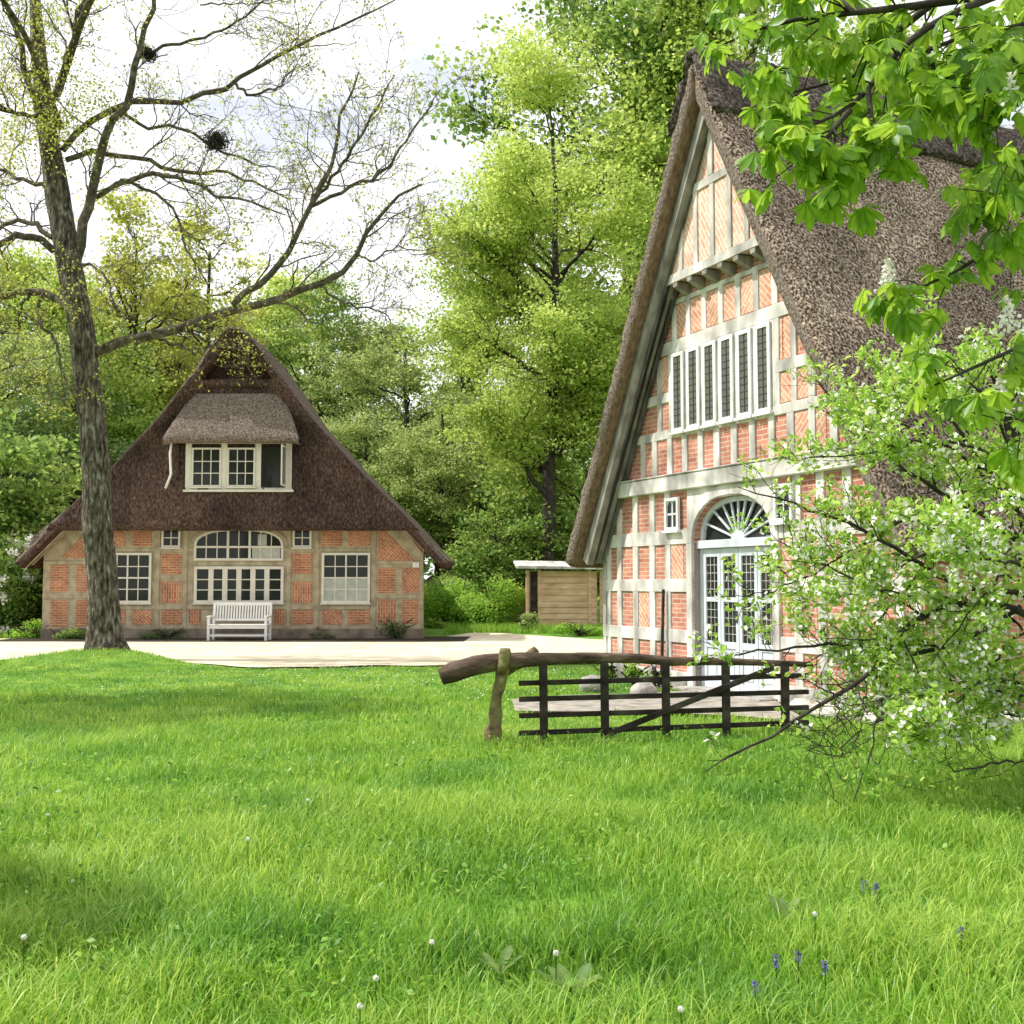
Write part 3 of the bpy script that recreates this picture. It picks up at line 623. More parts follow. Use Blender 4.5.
for m_ in (0, 1):
    f = (lambda a, b_: (a, b_)) if not m_ else (lambda a, b_: (2*MXc-b_, 2*MXc-a))
    a, b_ = f(518, 697); swin(a, 193, b_, 377, 4, 4, split=[2, -2], fw=.07, curtain=(m_ == 0), **kw)
    a, b_ = f(413, 483); swin(a, 103, b_, 174, 2, 2, fw=.06, **kw)
swin(52, 243, 381, 377, 6, 3, split=[1, 2, 3, 4, 5], fw=.08, **kw)
# arched window over it
fa = MB(); q0 = c4(52, 222); q1 = c4(381, 104); cxa = (q0[0]+q1[0])/2; hw = (q1[0]-q0[0])/2
zb = q0[1]; zm = c4(0, 172)[1]; zt = q1[1]
fa.box(q0[0], q1[0], -.07, -.02, zb, zb+.07); fa.box(q0[0]+.071, q1[0]-.071, -.072, -.02, zm-.03, zm+.03)
fa.box(q0[0], q0[0]+.07, -.07, -.02, zb+.071, zm+.03); fa.box(q1[0]-.07, q1[0], -.07, -.02, zb+.071, zm+.03)
ao = arch(cxa, hw, zm+.03, zt-zm-.03, 16, 2.4); ai = arch(cxa, hw-.07, zm+.03, zt-zm-.10, 16, 2.4)
for i in range(16): fa.prism([ao[i], ao[i+1], ai[i+1], ai[i]], -.07, -.02)
for k in range(1, 8):
    x = q0[0]+.04+(2*hw-.08)*k/8; top = zm+.03+(zt-zm-.08)*(1-(abs(x-cxa)/(hw-.04))**2.4)**(1/2.4)
    if k in (3, 5): ww = .07
    else: ww = .028
    fa.box(x-ww/2, x+ww/2, -.055, -.02, zb+.071, zm-.031); fa.box(x-ww/2, x+ww/2, -.055, -.02, zm+.031, top)
fo = fa.build('arched_window', M['cream'], S, bevel=.003)
g = MB().prism([(q0[0]+.03, zb+.03)]+arch(cxa, hw-.03, zm, zt-zm-.03, 16, 2.4)+[(q1[0]-.03, zb+.03)], -.03, -.015); g.build('pane', M['glass'], fo)
cu = MB(); cu.box(cxa+hw*.30, q1[0]-.10, -.038, -.032, zb+.07, zm-.03); cu.box(cxa+hw*.42, cxa+hw*.62, -.038, -.032, zm+.03, zm+.36); cu.build('curtain', M['curtain'], fo)
ab = MB(); ao = arch(cxa, hw+.14, zm, zt-zm+.10, 16, 2.2); ai = arch(cxa, hw+.02, zm, zt-zm+.015, 16, 2.2)
for i in range(16): ab.prism([ao[i], ao[i+1], ai[i+1], ai[i]], -.045, -.001)
ab.build('arch_brace', M['timber_tan'], S)
nb = MB(); q = c4(863, 238); nb.box(q[0]-.09, q[0]+.09, -.04, -.027, q[1]-.07, q[1]+.07); nb.build('number_plate', M['white'], S)
# roof of the small house
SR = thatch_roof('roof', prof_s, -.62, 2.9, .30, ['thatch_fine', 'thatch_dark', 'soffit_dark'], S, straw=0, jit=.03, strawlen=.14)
# half-hip filling the front between the verges
def hw_at(z): 
    xs_ = [p_[0] for p_ in prof_s if p_[0] > 0]; zs_ = [p_[1] for p_ in prof_s if p_[0] > 0]
    return float(np.interp(z, zs_[::-1], xs_[::-1]))
def sheet(name, rowf, nu, nv, mat, parent, jit=.02, close=True, sd=9, straw=0):
    V = []
    for j in range(nv):
        for i in range(nu): V.append(rowf(i/(nu-1), j/(nv-1)))
    V = np.array(V); u = np.repeat(np.arange(nv), nu); v = np.tile(np.arange(nu), nv)
    V[:, 1] += (vnoise(u*.5, v*.5, sd)-.5)*jit*2+(vnoise(u*1.7, v*1.7, sd+1)-.5)*jit
    I = np.arange(nu*nv).reshape(nv, nu); Q = np.stack([I[:-1, :-1], I[:-1, 1:], I[1:, 1:], I[1:, :-1]], -1).reshape(-1, 4)
    return link(name, np_mesh(name, V, [Q], smooth=True), M[mat], parent)
def hip(u, v):
    prof = [(3.20, .05), (3.10, -.30), (3.06, -.52), (3.10, -.66), (3.24, -.74)]
    if v < .12:
        k = v/.12*4; i = min(int(k), 3); f = k-i; z = prof[i][0]*(1-f)+prof[i+1][0]*f; y = prof[i][1]*(1-f)+prof[i+1][1]*f
    else:
        t = (v-.12)/.88; z = 3.24+4.15*t; y = -.74+.50*t
    h = hw_at(z)-(.03 if z > 3.3 else .03+.0*z); x = (u*2-1)*h
    # swell towards the verges so the hip flows into them
    if v > .12:
        e = min(1, max(0, (abs(x)-h+.70)/.6)); e = e*e*(3-2*e); y = y+(-.70-y)*e
        e2 = max(0, (abs(x)-h+.13)/.13); y += .10*e2**2
    return (x, y, z)
sheet('front_hip', hip, 80, 60, 'thatch_dark', S)
# roll of thatch and owl opening below the apex
rl = MB(); rl.tube([(x, -.27, 7.28+.05*cos(x*1.2)) for x in np.linspace(-1.15, 1.15, 16)], [.05+.08*min(1, (1.2-abs(x))/.4) for x in np.linspace(-1.15, 1.15, 16)], 10, .08)
rl.build('thatch_roll', M['thatch_dark'], S, smooth=True)
ow = MB().prism([(-1.35, 7.2), (1.35, 7.2), (.78, 8.0), (.3, 8.45), (-.3, 8.45), (-.78, 8.0)], .02, .12); ow.build('owl_gable', M['soffit_dark'], S)
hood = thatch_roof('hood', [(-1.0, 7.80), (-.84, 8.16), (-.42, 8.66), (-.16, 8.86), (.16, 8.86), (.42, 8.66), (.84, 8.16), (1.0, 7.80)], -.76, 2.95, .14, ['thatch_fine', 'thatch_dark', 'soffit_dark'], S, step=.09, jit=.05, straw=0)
# dormer
DYF = -.58
q0 = sp(186, 491); q1 = sp(293, 443)
def dp(px, py): q = at(px, py, SY+DYF); return (q[0]-S0, q[2])
dx0, dz0 = dp(186, 490); dx1, dz1 = dp(293, 442)
db = MB(); db.box(dx0-.0, dx1+.0, DYF+.01, .7, dz0-.02, dz1+.05); db.build('dormer_wall', M['thatch_dark'], S)
df = MB(); df.box(dx0, dx1, DYF-.05, DYF, dz0, dz0+.06); df.box(dx0, dx1, DYF-.05, DYF, dz1-.05, dz1+.08)
df.box(dx0-.05, dx1+.05, DYF-.13, DYF, dz0-.06, dz0-.001)
for px in (189, 224.5, 258.5, 289): 
    x = dp(px, 460)[0]; df.box(x-.085, x+.085, DYF-.048, DYF, dz0+.06, dz1-.05)
dfr = df.build('dormer_frame', M['cream'], S, bevel=.004)
for a, b_, k in ((193, 221, 0), (228.5, 255, 0)):
    xa, za = dp(a, 487); xb, zb_ = dp(b_, 448); window(S, xa-.03, xb+.03, za, zb_, 3, 3, y=DYF-.03, fw=.05, mw=.025, mat='cream', name='dormer_window')
xa, za = dp(260, 487); xb, zb_ = dp(285, 447)
ob = MB(); ob.box(xa, xb, DYF-.035, DYF-.02, za, zb_); ob.build('dark_opening', M['glass'], dfr)
os_ = MB(); ob = os_; ow_ = MB()
for z0, z1 in ((za, za+.05), (zb_-.05, zb_)): ow_.box(xb+.02, xb+.055, DYF-.62, DYF-.05, z0, z1)
ow_.box(xb+.02, xb+.055, DYF-.10, DYF-.05, za+.05, zb_-.05); ow_.box(xb+.02, xb+.055, DYF-.62, DYF-.57, za+.05, zb_-.05)
sh = ow_.build('open_casement', M['cream'], S); gp = MB(); gp.box(xb+.032, xb+.042, DYF-.57, DYF-.10, za+.05, zb_-.05); gp.build('pane', M['glass'], sh)
def drf(u, v):
    # eave curls under, then rises back to the hip
    w0 = 1.90; prof = [(5.56, -.50), (5.50, -.86), (5.58, -.98), (5.70, -.98)]
    if v < .15:
        k = v/.15*3; i = min(int(k), 2); f = k-i; z = prof[i][0]*(1-f)+prof[i+1][0]*f; y = prof[i][1]*(1-f)+prof[i+1][1]*f; t = 0
    else:
        t = (v-.15)/.85; z = 5.70+1.30*t; y = -.98+.62*t
    w_ = w0-.42*t; x = (u*2-1)*w_; e = max(0, (abs(x)-w_+.35)/.35); z -= (.05+.25*t)*e**2.5; y += .0
    return (x+.0, y, z)
dro = sheet('dormer_roof', drf, 40, 30, 'thatch_grey', S, jit=.015, sd=21)
def cheek(sg):
    def f(u, v):
        z = 4.05+1.5*v; x = sg*(1.55+.38*u); return (x, -.60+.35*u+(1-v)*.1*u+.75*u*u*v*.4, z)
    return f
for sg in (-1, 1): sheet('dormer_cheek', cheek(sg), 10, 14, 'thatch_dark', S, jit=.01, sd=31)
# downpipe
dpx = [dp(174, 443), dp(172.5, 455), dp(173.5, 475), dp(168, 489)]
t_ = MB(); t_.tube([(q[0], DYF-.22, q[1]) for q in dpx], [.035]*4, 8); t_.build('downpipe', M['white'], S, smooth=True)
# rear wing, its roof showing beyond the left verge
RW = thatch_roof('rear_roof', [(x*1.0-1.55, z*.93+.25) for x, z in prof_s], 2.7, 11, .3, ['thatch_fine', 'thatch_fine', 'soffit'], S)
sheet('rear_hip', lambda u, v: ((u*2-1)*(hw_at(2.3+5.9*v))*.99-1.55, 2.0+1.6*v, (2.3+5.9*v)*.93+.2), 50, 40, 'thatch_grey', S, sd=41)

# ------------------------------------------------------------------ BENCH
B0 = at(240.5, 583, 30.55); B = empty('garden_bench', (B0[0], 30.55, .02), 0)
tag(B, 'white painted slatted garden bench in front of the cottage windows', 'bench')
bw = .82
for s_ in (-1, 1):
    x = s_*(bw-.035)
    l_ = MB(); l_.box(x-.035, x+.035, -.32, -.25, 0, .64); l_.build('leg', M['white'], B, bevel=.004)
    l_ = MB(); l_.bar((x, .22, 0), (x, .24, .45), .07); l_.bar((x, .24, .45), (x, .34, 1.03), .07); l_.build('leg', M['white'], B, bevel=.004)
    l_ = MB(); l_.box(x-.045, x+.045, -.36, .28, .641, .68); l_.build('armrest', M['white'], B, bevel=.006)
l_ = MB()
for k in range(5): l_.box(-bw+.01, bw-.01, -.33+k*.115, -.235+k*.115, .42, .445)
l_.box(-bw+.07, bw-.07, -.31, -.27, .33, .419); l_.build('seat', M['white'], B, bevel=.003)
l_ = MB(); l_.bar((-bw+.07, .335, 1.0), (bw-.07, .335, 1.0), .03, .09); l_.bar((-bw+.07, .255, .56), (bw-.07, .255, .56), .03, .06)
for k in range(19):
    x = -bw+.12+k*(2*bw-.24)/18; l_.bar((x, .262, .58), (x, .33, .97), .045, .018)
l_.build('backrest', M['white'], B)
l_ = MB(); l_.box(-bw+.07, bw-.07, -.30, -.27, .12, .17); l_.box(-bw+.07, bw-.07, .205, .235, .12, .17); l_.build('stretcher', M['white'], B)

# ------------------------------------------------------------------ SHED and far thatched roof
def shed():
    p0 = at(526, 583, 38.5); s = empty('wooden_shed', (p0[0], 38.5, 0), radians(2))
    wdt = 2.6
    m_ = MB()
    for k in range(9): m_.box(.12, wdt-.12, -.02-.012*(k % 2), .05, .12+k*.212, .12+k*.212+.2)
    m_.box(.1, wdt-.1, .051, 2.4, .1, 2.0)
    m_.build('wall', M['timber_shed'], s, bevel=.004)
    for x in (0, .42, wdt-.42, wdt-.02): MB().box(x, x+.10, -.06, .1, 0, 2.06).build('post', M['timber_shed'], s, bevel=.005)
    m_ = MB(); m_.box(.14, .4, -.035, .049, .2, 2.0); m_.build('door_gap', M['timber_dark'], s)
    m_ = MB(); m_.poly([(-.35, -.35, 2.10), (wdt+.25, -.35, 2.06), (wdt+.25, 2.6, 2.30), (-.35, 2.6, 2.34), (-.35, -.35, 2.20), (wdt+.25, -.35, 2.16), (wdt+.25, 2.6, 2.40), (-.35, 2.6, 2.44)], [(0,3,2,1),(4,5,6,7),(0,1,5,4),(1,2,6,5),(2,3,7,6),(3,0,4,7)])
    m_.build('roof', M['timber_white'], s, bevel=.01)
    m_ = MB(); m_.tube([(wdt+.12, -.2, 0), (wdt+.12, -.2, 2.1)], [.06, .06], 10); m_.build('downpipe', M['white'], s)
    tag(s, 'low wooden shed with horizontal boards and pale flat roof between the two houses', 'shed')
shed()
q = at(512, 583, 47); O = empty('thatched_barn', (q[0], 47, 0), radians(20))
tag(O, 'distant low barn whose brown thatched roof shows above the wooden shed', 'barn')
thatch_roof('roof', [(-2.6, 1.6), (-1.5, 2.3), (-.5, 2.75), (0, 2.85), (.5, 2.75), (1.5, 2.3), (2.6, 1.6)], 0, 5, .25, ['thatch', 'thatch_edge', 'soffit'], O, jit=.06)
m_ = MB(); m_.box(-2.1, 2.1, .3, 4.8, 0, 1.75); m_.build('wall', M['brick'], O)

# ------------------------------------------------------------------ GATE
def gate():
    Y0, Y1 = 11.25, 11.95
    gp = lambda px, py: at(px, py, Y0+(Y1-Y0)*(px-518)/(808-518))
    g0 = gp(518, 583); G = empty('wooden_gate', (g0[0], g0[1], 0)); off = np.array((g0[0], g0[1], 0))
    tag(G, 'dark wooden field gate hung under a long crooked balance log', 'gate')
    m_ = MB()
    pts = [gp(x, y)-off for x, y in ((441, 677), (456, 671), (480, 664), (510, 660.5), (560, 658.5), (610, 657.5), (650, 659), (672, 662), (690, 661), (740, 662), (800, 664), (812, 665))]
    m_.tube(resample(pts, 34), np.interp(np.linspace(0, 1, 34), [0, .03, .12, .3, .6, .75, .85, 1], [.08, .105, .098, .06, .047, .040, .034, .030]), 14, .06)
    m_.build('balance_log', M['log'], G, smooth=True)
    for i, px in enumerate((544, 605, 666, 726, 785)):
        a = gp(px, 738-i*1.5)-off; b_ = gp(px-1, 661)-off; a[2] = -.05
        m_ = MB(); m_.bar(a+(0, -.03, 0), b_+(0, -.03, 0), .085, .05, up=(0, 1, 0)); m_.build('upright', M['timber_dark'], G, bevel=.006)
    for y0, y1 in ((683.5, 675.5), (699.5, 692), (716, 707.5), (733.5, 722.5)):
        m_ = MB(); m_.bar(gp(519, y0)-off+(0, .02, 0), gp(809, y1)-off+(0, .02, 0), .035, .052, up=(0, 0, 1)); m_.build('rail', M['timber_dark'], G, bevel=.005)
    m_ = MB(); m_.bar(gp(606, 734)-off+(0, -.07, 0), gp(772, 667)-off+(0, -.07, 0), .035, .06); m_.build('brace', M['timber_dark'], G, bevel=.005)
    f0 = gp(492, 741); Fk = empty('forked_gate_post', (f0[0], f0[1], 0)); off = np.array((f0[0], f0[1], 0))
    tag(Fk, 'mossy crooked forked post carrying the thick end of the balance log', 'gate post')
    q = lambda px, py, dy=0: gp(px, py)-off+np.array((0, dy, 0))
    m_ = MB(); pp = [q(491, 745), q(493, 733), q(496, 716), q(495, 702), q(500, 685), q(503, 668, -.0)]; 
    m_.tube(resample(pp, 12), [.085, .085, .09, .07, .07, .066, .058, .056, .06, .062, .068, .07], 12, .10)
    m_.build('post', M['mossy'], Fk, smooth=True)
    m_ = MB(); m_.tube([q(501, 672, -.09), q(504, 662, -.13), q(505, 653, -.12), q(505, 648, -.11)], [.05, .055, .062, .05], 10, .1); m_.build('prong', M['mossy'], Fk, smooth=True)
    m_ = MB(); m_.tube([q(503, 674, .09), q(521, 664, .14), q(532, 655, .14), q(537, 650, .14)], [.05, .05, .055, .04], 10, .1); m_.build('prong', M['mossy'], Fk, smooth=True)
gate()

# ------------------------------------------------------------------ stones
def boulder(name, p, r, sq, mat, label, group=None):
    import bmesh
    bm = bmesh.new(); bmesh.ops.create_icosphere(bm, subdivisions=3, radius=r)
    sd = random.uniform(0, 99)
    for v in bm.verts:
        n_ = mathutils.noise.noise(v.co/r*1.1+mathutils.Vector((sd, 0, 0)))*.28+mathutils.noise.noise(v.co/r*3+mathutils.Vector((0, sd, 0)))*.08
        v.co *= 1+n_; v.co.z *= sq[2]; v.co.x *= sq[0]; v.co.y *= sq[1]
    me = bpy.data.meshes.new(name); bm.to_mesh(me); bm.free(); me.polygons.foreach_set('use_smooth', [True]*len(me.polygons))
    o = link(name, me, M[mat], None, (p[0], p[1], p[2]+r*sq[2]*.45)); o.rotation_euler = (0, 0, random.uniform(0, 6)); tag(o, label, 'stone', group)
q = at(593, 640, 16.6); boulder('boulder', (q[0], 16.6, 0), .21, (1.1, 1, .75), 'stone', 'grey boulder lying in grass before the left corner of the large gable', 'boulders by the gable')
q = at(644, 640, 15.8); boulder('boulder', (q[0], 15.8, 0), .19, (1.1, 1, .75), 'stone', 'brownish round boulder on the forecourt edge left of the arched door', 'boulders by the gable')
for i in range(15):
    yy = -.25 if i < 4 else -.1; 
    if i < 4: x_, y_ = 2.1+i*.45, -.38-random.uniform(0, .1)
    else: x_, y_ = 4.05+random.uniform(-.1, .25), (i-4)*.42+.0
    p_ = big(x_, y_, 0); boulder('field_stone', p_, random.uniform(.13, .22), (1.2, 1, .6), 'pale_stone', 'pale field stone in the row edging the wall foot under the apple blossom', 'field stones along the wall foot')

# ------------------------------------------------------------------ LARGE FOREGROUND TREE (left)
def polyline(pts, Yc, dY=0, n=16, wob=.04):
    P = np.array([at(px, py, Yc+dY*(i/(len(pts)-1))) for i, (px, py) in enumerate(pts)])
    # points carry real depth; rescaled on their own ray so the limb keeps its course in space
    P = resample(P, n); P[1:-1] += RNG.normal(0, wob, (n-2, 3))*np.array((.5, 1, .5)); return P
RNG = np.random.default_rng(11)
TY = 22.9; tb0 = at(112, 583, TY); T_ = empty('alder_tree', (tb0[0], TY, .1)); TO = np.array((tb0[0], TY, .1))
tag(T_, 'tall old tree with leaning grey trunk and sparse spring leaves left on the lawn', 'tree')
trunk = MB()
tp = [at(x, y, TY+d) for x, y, d in ((113, 668, 0), (111, 655, 0), (107, 640, 0), (104, 602, 0), (97, 527, 0), (96, 461, .05), (88, 391, .05), (84, 344, .1), (75, 297, .1), (67, 250, .15), (58, 203, .2), (54, 171, .2), (44, 112, .3), (38, 45, .4), (34, -20, .5), (30, -110, .6))]
tr = [.56, .45, .37, .31, .29, .285, .275, .285, .275, .265, .255, .24, .20, .15, .10, .05]
tpr = resample(tp, 60); d0 = np.linspace(0, 1, 16); 
dl = np.r_[0, np.cumsum(np.linalg.norm(np.diff(np.array(tp), axis=0), axis=1))]; rr_ = np.interp(np.linspace(0, dl[-1], 60), dl, tr)
P3 = []; n_ = 28
for i, (c, r) in enumerate(zip(tpr, rr_)):
    for k in range(n_):
        a = 2*pi*k/n_; fl = 1+.22*max(0, 1-(c[2]/.7))*cos(5*a+1) if c[2] < .7 else 1
        nn = mathutils.noise.noise(mathutils.Vector((cos(a)*1.4, sin(a)*1.4, c[2]*.9)))*.14+mathutils.noise.noise(mathutils.Vector((cos(a)*5, sin(a)*5, c[2]*3)))*.06
        P3.append(c+np.array((cos(a), sin(a), 0))*r*fl*(1+nn)-TO)
trunk.poly(P3, [(i*n_+k, i*n_+(k+1) % n_, (i+1)*n_+(k+1) % n_, (i+1)*n_+k) for i in range(59) for k in range(n_)])
trunk.build('trunk', M['bark'], T_, smooth=True)
limbs = [  # pixel course, depth change, r0, r1
 ([(97, 352), (130, 337), (157, 337), (180, 326), (211, 319), (233, 305), (265, 305), (292, 298), (314, 283), (350, 274), (355, 251), (373, 225), (382, 207), (422, 184)], -2.2, .14, .022),
 ([(233, 305), (242, 294), (265, 283), (287, 258), (296, 233), (310, 207), (332, 166), (341, 112), (359, 72)], -.5, .085, .016),
 ([(310, 207), (350, 189), (382, 175), (413, 130), (440, 90)], 1.2, .05, .014),
 ([(310, 207), (325, 190), (352, 150), (375, 110), (395, 75)], -1, .045, .014),
 ([(76, 262), (83, 224), (97, 197), (92, 175), (101, 155), (105, 130), (119, 117), (130, 94), (139, 58), (148, 27), (155, 0), (160, -50)], -1.6, .13, .03),
 ([(97, 197), (121, 180), (153, 173), (198, 180), (215, 197), (251, 200), (285, 215)], -1.2, .07, .015),
 ([(66, 160), (97, 148), (121, 157), (153, 162), (189, 175), (225, 170), (260, 185), (290, 200)], 1.5, .075, .016),
 ([(63, 150), (72, 130), (112, 108), (175, 101), (211, 94), (233, 81), (260, 67), (287, 49), (314, 38), (359, 18), (395, 0)], 1.2, .09, .018),
 ([(233, 81), (245, 95), (275, 90), (295, 70)], .6, .04, .014),
 ([(54, 251), (40, 236), (18, 233), (0, 245), (-40, 250), (-90, 235)], -1.2, .10, .03),
 ([(53, 238), (35, 222), (12, 222), (-20, 236), (-60, 225)], 1.4, .07, .02),
 ([(67, 305), (54, 296), (40, 292), (13, 294), (-30, 300), (-80, 290)], .6, .11, .03),
 ([(45, 293), (36, 310), (47, 332), (58, 346), (60, 373), (75, 397)], -.6, .05, .014),
 ([(30, 294), (22, 305), (16, 328), (0, 333), (-20, 338)], .5, .045, .014),
 ([(78, 263), (95, 268), (103, 274), (110, 292), (118, 312)], -.8, .04, .012),
 ([(121, 180), (135, 184), (166, 198), (180, 220), (184, 247), (202, 272)], -.8, .045, .014),
 ([(52, 100), (70, 60), (78, 20), (95, -30), (110, -90)], -1, .10, .03),
 ([(50, 130), (30, 90), (18, 45), (5, 0), (-10, -50)], -1, .09, .03),
 ([(60, 190), (35, 185), (0, 170), (-50, 160)], 1.0, .06, .02),
 ([(45, 115), (20, 115), (-10, 105), (-50, 95)], -1.8, .06, .02),
 ([(155, 337), (190, 350), (220, 345), (245, 350)], -1.8, .04, .010),
 ([(119, 117), (150, 125), (185, 130), (215, 148), (245, 160), (280, 170)], .4, .045, .014),
 ([(139, 58), (165, 45), (200, 40), (240, 20), (275, -10)], -1, .045, .014),
 ([(200, 5), (230, 3), (262, 5), (300, -5)], .4, .02, .01),
 ([(314, 283), (350, 305), (385, 312), (400, 330)], -.8, .03, .01),
 ([(355, 251), (375, 262), (395, 245), (415, 250)], -.6, .03, .01),
]
tw = Tubes(); L0P, L0R = [], []
for pts, dY, r0, r1 in limbs:
    bd = 0 
    if pts[0] in ((233, 305), (310, 207)): bd = -.8
    P_ = polyline(pts, TY+.1+bd, dY, 18, .05)
    R_ = np.linspace(0, 1, 18); R_ = .8*r0*(1-R_)**.8+.8*r1*R_**.5
    L0P.append(P_); L0R.append(R_)
for q_, r0 in ((((-9.85, 23.2, 12.2), (-8.6, 21.5, 13.2), (-7.2, 19.8, 13.6), (-5.6, 18.6, 13.4), (-4.0, 17.8, 12.9)), .09), (((-8.6, 21.5, 13.2), (-7.4, 20.8, 14.2), (-5.8, 19.6, 14.4), (-4.2, 18.6, 14.1)), .06),
              (((-7.2, 19.8, 13.6), (-6.6, 18.6, 13.0), (-5.9, 17.4, 12.6), (-5.2, 16.4, 12.2)), .05), (((-9.75, 23.2, 11.4), (-9.8, 21.6, 12.6), (-9.9, 19.6, 13.1), (-9.6, 17.6, 13.0)), .08)):
    L0P.append(resample(q_, 18)); L0R.append(np.linspace(r0, .014, 18))  # unseen limbs above the frame, added to dapple gable and lawn with shade
L0P = np.array(L0P)-TO; L0R = np.array(L0R); tw.add(L0P, L0R, 8)
C1, R1 = spawn(L0P, L0R, 13, (.7, 1.9), ang=(.5, 1.15), curl=.30, up=.10, t0=.18, pts=7, rr=.42); R1 = np.clip(R1, .007, .017)
C2, R2 = spawn(C1, R1, 5, (.35, .95), ang=(.5, 1.1), curl=.30, up=.08, t0=.2, pts=5, rr=.6); R2 = np.clip(R2, .005, .010)
C3, R3 = spawn(C2, R2, 3, (.15, .45), ang=(.4, 1.1), curl=.3, up=.05, t0=.3, pts=3, rr=.6); R3 = np.clip(R3, .004, .006)
tw.add(C1, R1, 4); tw.build('branches', M['limb'], T_)
tw = Tubes(); tw.add(C2, R2, 3); tw.add(C3, R3, 3); tw.build('twigs', M['twig'], T_)
# small fresh leaves, in loose tufts
tips = C3[:, -1]; sel = RNG.random(len(tips)) < np.where(tips[:, 0] < .9, .8, .5); base = tips[sel]
k_ = 6; C = np.repeat(base, k_, 0)+RNG.normal(0, .07, (len(base)*k_, 3))
dense = []
for cpx, cpy, sx_, sy_, cnt in ((45, 60, 40, 60, 1500), (60, 130, 45, 40, 1300), (20, 130, 30, 40, 600), (15, 280, 30, 25, 350), (100, 95, 45, 30, 450)):
    for _ in range(cnt//10):
        c = at(random.gauss(cpx, sx_*.6), random.gauss(cpy, sy_*.6), TY+random.uniform(-1.4, .6))-TO; dense.append(c+RNG.normal(0, .12, (10, 3)))
C = np.concatenate([C]+dense)
V, Q, T = leaf_quads(C, RNG.uniform(.035, .08, len(C)), .3, .75, RNG.normal(.5, .2, len(C)))
link('foliage', np_mesh('foliage', V, [Q], T), M['leaf_alder'], T_)
for (px, py, r, lb) in ((148, 54, .15, 'smaller dark twig nest high in the tall leaning tree, near the top of the photo'), (217, 141, .22, 'larger dark twig nest hanging in the tall leaning tree above the cottage')):
    c = at(px, py, TY-.6); nn_ = 260; A_ = c+RNG.normal(0, 1, (nn_, 3))*np.array((.45, .45, .38))*r; Dn = norm(RNG.normal(size=(nn_, 3)))*r*RNG.uniform(.5, 1.3, (nn_, 1))
    PP = np.stack([A_-Dn*.5, A_+RNG.normal(0, .03, (nn_, 3)), A_+Dn*.5], 1)-c; v_, q_ = tubes(PP, np.full((nn_, 3), .008), 3)
    o = link('nest', np_mesh('nest', v_, [q_]), M['bark_dark'], None, c); tag(o, lb, 'nest', 'nests in the tall tree')

